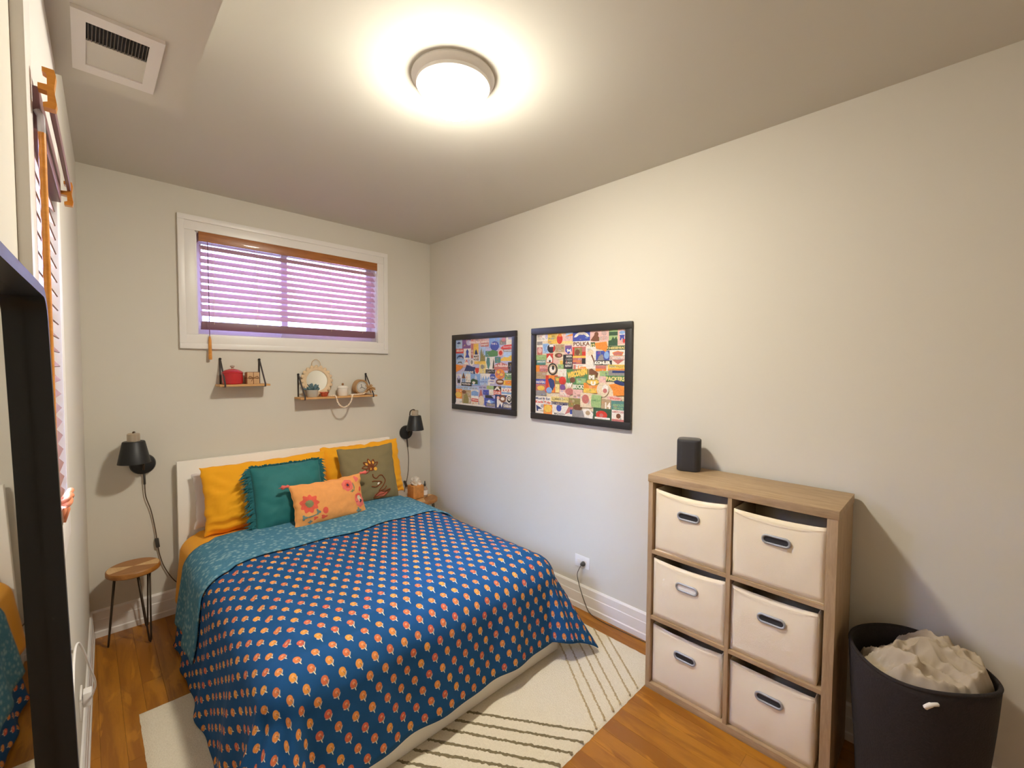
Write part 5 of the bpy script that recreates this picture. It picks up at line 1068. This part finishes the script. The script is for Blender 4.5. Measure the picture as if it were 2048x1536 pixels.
def bin_(label, yl, yr, zb, h, sag, hole, twist=0.0, xf_=0.0):
    """yl > yr, as seen left to right"""
    x0, x1 = KX + .014 + xf_, XB - .03
    t = thing('fabric_bin', label, 'storage bin', ((x0 + x1) / 2, (yl + yr) / 2, zb), 'cream fabric bins in the storage unit')
    q = B(); n_, m_ = 18, 12; yc_ = (yl + yr) / 2; hw_ = (yl - yr) / 2
    for j in range(m_ + 1):
        for i in range(n_ + 1):
            u = 2 * i / n_ - 1; v = j / m_; zz = zb + .001 + v * (h - sag * (1 - u * u) * v * v)
            bul = -.007 * (1 - u ** 4) * math.sin(PI * min(1, v * 1.05)) + .003 * noise.noise((u * 3, v * 3, yl * 9)) + .006 * (v ** 6) * (1 - u * u)
            q.v.append((x0 + bul + twist * u, yc_ - hw_ * u, zz))
    for j in range(m_):
        for i in range(n_): a = j * (n_ + 1) + i; q.f.append((a, a + 1, a + n_ + 2, a + n_ + 1))
    def side(pa, pb):
        b0 = len(q.v); q.v += [(pa[0], pa[1], zb + .001), (pb[0], pb[1], zb + .001), (pb[0], pb[1], zb + h), (pa[0], pa[1], zb + h)]; q.f.append((b0, b0 + 1, b0 + 2, b0 + 3))
    side((x0 - twist, yl), (x1, yl)); side((x1, yl), (x1, yr)); side((x1, yr), (x0 + twist, yr))
    b0 = len(q.v); q.v += [(x0, yl, zb + .001), (x1, yl, zb + .001), (x1, yr, zb + .001), (x0, yr, zb + .001)]; q.f.append((b0, b0 + 1, b0 + 2, b0 + 3))
    o = obj('bin_body', q, M['canvas'], t, smooth=True, fixn=False); sd = o.modifiers.new('thickness', 'SOLIDIFY'); sd.thickness = .003; sd.offset = 0
    zc = zb + h * .69 - sag * .3; hx = x0 - .0105
    ring = []
    for k in range(36):
        a = 2 * PI * k / 36; sx_ = .034 if math.cos(a) > 0 else -.034
        ring.append((hx, yc_ + sx_ + .0165 * math.cos(a), zc + .0165 * math.sin(a)))
    g = obj('handle_ring', B().tube(ring, .0050, 8, True), M['steel'], t, smooth='all')
    obj('handle_opening', B().add([(p_[0] + .001, yc_ + (p_[1] - yc_) * .97, zc + (p_[2] - zc) * .97) for p_ in ring] + [(p_[0] + .006, p_[1], p_[2]) for p_ in ring], [tuple(range(36))] + [(i, (i + 1) % 36, 36 + (i + 1) % 36, 36 + i) for i in range(36)]), M[hole], g, fixn=False)
    # stitched hem line under the top edge
    q = B(); hem = [(x0 - .006 * (1 - (2 * i / 18 - 1) ** 4) + twist * (2 * i / 18 - 1) - .002, yc_ - hw_ * (2 * i / 18 - 1) * .99, zb + h * .97 - sag * (1 - (2 * i / 18 - 1) ** 2) - .004) for i in range(19)]
    obj('hem', q.tube(hem, .0008, 5), M['canvas'], t, smooth='all')
    return t
La, Lb, Ra, Rb = KY0 - .034, yc + .014, yc - .016, KY1 + .044
nm = 'cream fabric bin in the {} {} cube of the storage unit'
bin_('cream fabric bin in the top cube under the black speaker', La, Lb, rows[2][0], .315, .016, 'darkhole', -.006)
bin_('cream fabric bin with creased front in the top cube beside the hamper end', Ra, Rb - .004, rows[2][0], .305, .010, 'darkhole', .004)
bin_('cream fabric bin with a pale handle opening, middle cube', La + .002, Lb, rows[1][0], .300, .014, 'canvaswhite')
bin_('cream fabric bin in the middle cube next to the dark hamper', Ra + .004, Rb + .012, rows[1][0], .296, .010, 'darkhole', 0, .004)
bin_('cream fabric bin in the bottom cube at the rug corner', La + .004, Lb + .010, rows[0][0], .305, .012, 'darkhole', 0, .008)
bin_('cream fabric bin in the bottom cube lowest beside the hamper', Ra + .004, Rb + .014, rows[0][0], .300, .008, 'darkhole', 0, .008)

# smart speaker
t = thing('speaker', 'black rounded speaker standing on top of the storage unit', 'speaker', (-.112, -2.628, KH), None, (0, 0, .35))
def sq(hw_, r, n_=6): return rrect(-hw_, hw_, -hw_, hw_, r, n_)
q = B(); o_ = [(.052, .0), (.058, .003), (.059, .008), (.059, .155), (.058, .162), (.054, .166)]; N_ = 28
for hw_, zz in o_: q.v += [(a, c_, zz) for a, c_ in sq(hw_, .032 * hw_ / .059)]
for k in range(len(o_) - 1): q.f += [(k * N_ + i, k * N_ + (i + 1) % N_, (k + 1) * N_ + (i + 1) % N_, (k + 1) * N_ + i) for i in range(N_)]
q.f.append(tuple(range(N_))[::-1])
obj('grille', q, M['speaker'], t, smooth=True, world=False)
obj('touch_top', B().add([(a, c_, .166) for a, c_ in sq(.0541, .029)] + [(a, c_, .1675) for a, c_ in sq(.050, .027)], [(i, (i + 1) % N_, N_ + (i + 1) % N_, N_ + i) for i in range(N_)] + [tuple(range(N_, 2 * N_))]), M['speakert'], t, smooth=True, world=False)

# ------------------------------------------------------------------ hamper with laundry
hx, hy, hz = -.262, -3.560, .605
t = thing('laundry_hamper', 'dark woven laundry hamper standing between the storage unit and wall', 'hamper', (hx, hy, 0))
q = B(); n_ = 64
def hr(a, zz): return (.168 + .038 * zz / hz) * (1 + .010 * math.sin(2 * a + 1) + .006 * math.sin(5 * a)), zz + (.010 * math.sin(2 * a) + .006 * math.sin(3 * a + 2)) * (zz / hz) ** 3
lv = [i / 26 * hz for i in range(27)]
for zz in lv:
    for i in range(n_):
        a = 2 * PI * i / n_; r_o, zo = hr(a, zz); rib = .0018 * math.sin(zz * 260)
        q.v.append((hx + (r_o + rib) * math.cos(a), hy + (r_o + rib) * math.sin(a), zo))
for zz in reversed(lv[6:]):
    for i in range(n_):
        a = 2 * PI * i / n_; r_o, zo = hr(a, zz); q.v.append((hx + (r_o - .010) * math.cos(a), hy + (r_o - .010) * math.sin(a), zo + (.002 if zz > .59 else 0)))
nr = len(q.v) // n_
for k in range(nr - 1): q.f += [(k * n_ + i, k * n_ + (i + 1) % n_, (k + 1) * n_ + (i + 1) % n_, (k + 1) * n_ + i) for i in range(n_)]
q.f.append(tuple(range(n_))[::-1]); q.f.append(tuple((nr - 1) * n_ + i for i in range(n_)))
obj('basket', q, M['hamper'], t, smooth='all')
rim_ = []
for i in range(n_):
    a = 2 * PI * i / n_; r_o, zo = hr(a, hz); rim_.append((hx + (r_o - .004) * math.cos(a), hy + (r_o - .004) * math.sin(a), zo + .002))
obj('rim', B().tube(rim_, .0065, 8, True), M['hamper'], t, smooth='all')
a = math.radians(190); pr_ = Vector((hx + .205 * math.cos(a), hy + .205 * math.sin(a), .572)); tv = Vector((-math.sin(a), math.cos(a), 0)); nv_ = Vector((math.cos(a), math.sin(a), 0))
q = B().tube(smooth_path([pr_ - tv * -.020 + nv_ * .003 + Vector((0, 0, .004)), pr_ + nv_ * .016 + Vector((0, 0, .002)), pr_ + tv * -.014 + nv_ * .010 + Vector((0, 0, -.018))], 6), [.003] + [.006] * 5 + [.0075] * 6 + [.003], 8)
obj('white_tab', q, M['paper'], t, smooth='all')
# laundry heap
t = thing('crumpled_cloth', 'crumpled beige linen cloth heaped inside the dark hamper', 'laundry', (hx, hy, .5))
q = B(); nr, na = 56, 150
for k in range(nr + 1):
    for i in range(na):
        rr_ = k / nr; a = 2 * PI * i / na
        lim = .188
        x_, y_ = lim * rr_ * math.cos(a), lim * rr_ * math.sin(a)
        wx = x_ + .03 * noise.noise((x_ * 8, y_ * 8, 7)); wy = y_ + .03 * noise.noise((x_ * 8, y_ * 8, 17))
        f1 = 1 - abs(noise.noise((wx * 9, wy * 6, 1))) * 2.2; f2 = 1 - abs(noise.noise((wx * 20 + 3, wy * 14, 5))) * 2.2; f3 = noise.noise((x_ * 4, y_ * 4, 8))
        hgt = .560 + .050 * f1 + .030 * f2 + .05 * f3 + .010 * (1 - abs(noise.noise((wx * 42, wy * 30, 9))) * 2.2) + .055 * math.exp(-(((x_ - .05) / .09) ** 2 + ((y_ + .03) / .10) ** 2)) - .07 * max(0, rr_ - .86) / .14
        # the far side toward the back wall is lower
        hgt -= .08 / (1 + math.exp(-(y_ - .12) / .02)) 
        q.v.append((hx + x_, hy + y_, hgt))
for k in range(nr): q.f += [(k * na + i, k * na + (i + 1) % na, (k + 1) * na + (i + 1) % na, (k + 1) * na + i) for i in range(na)]
obj('cloth_heap', q, M['laundry'], t, smooth='all', fixn=False)
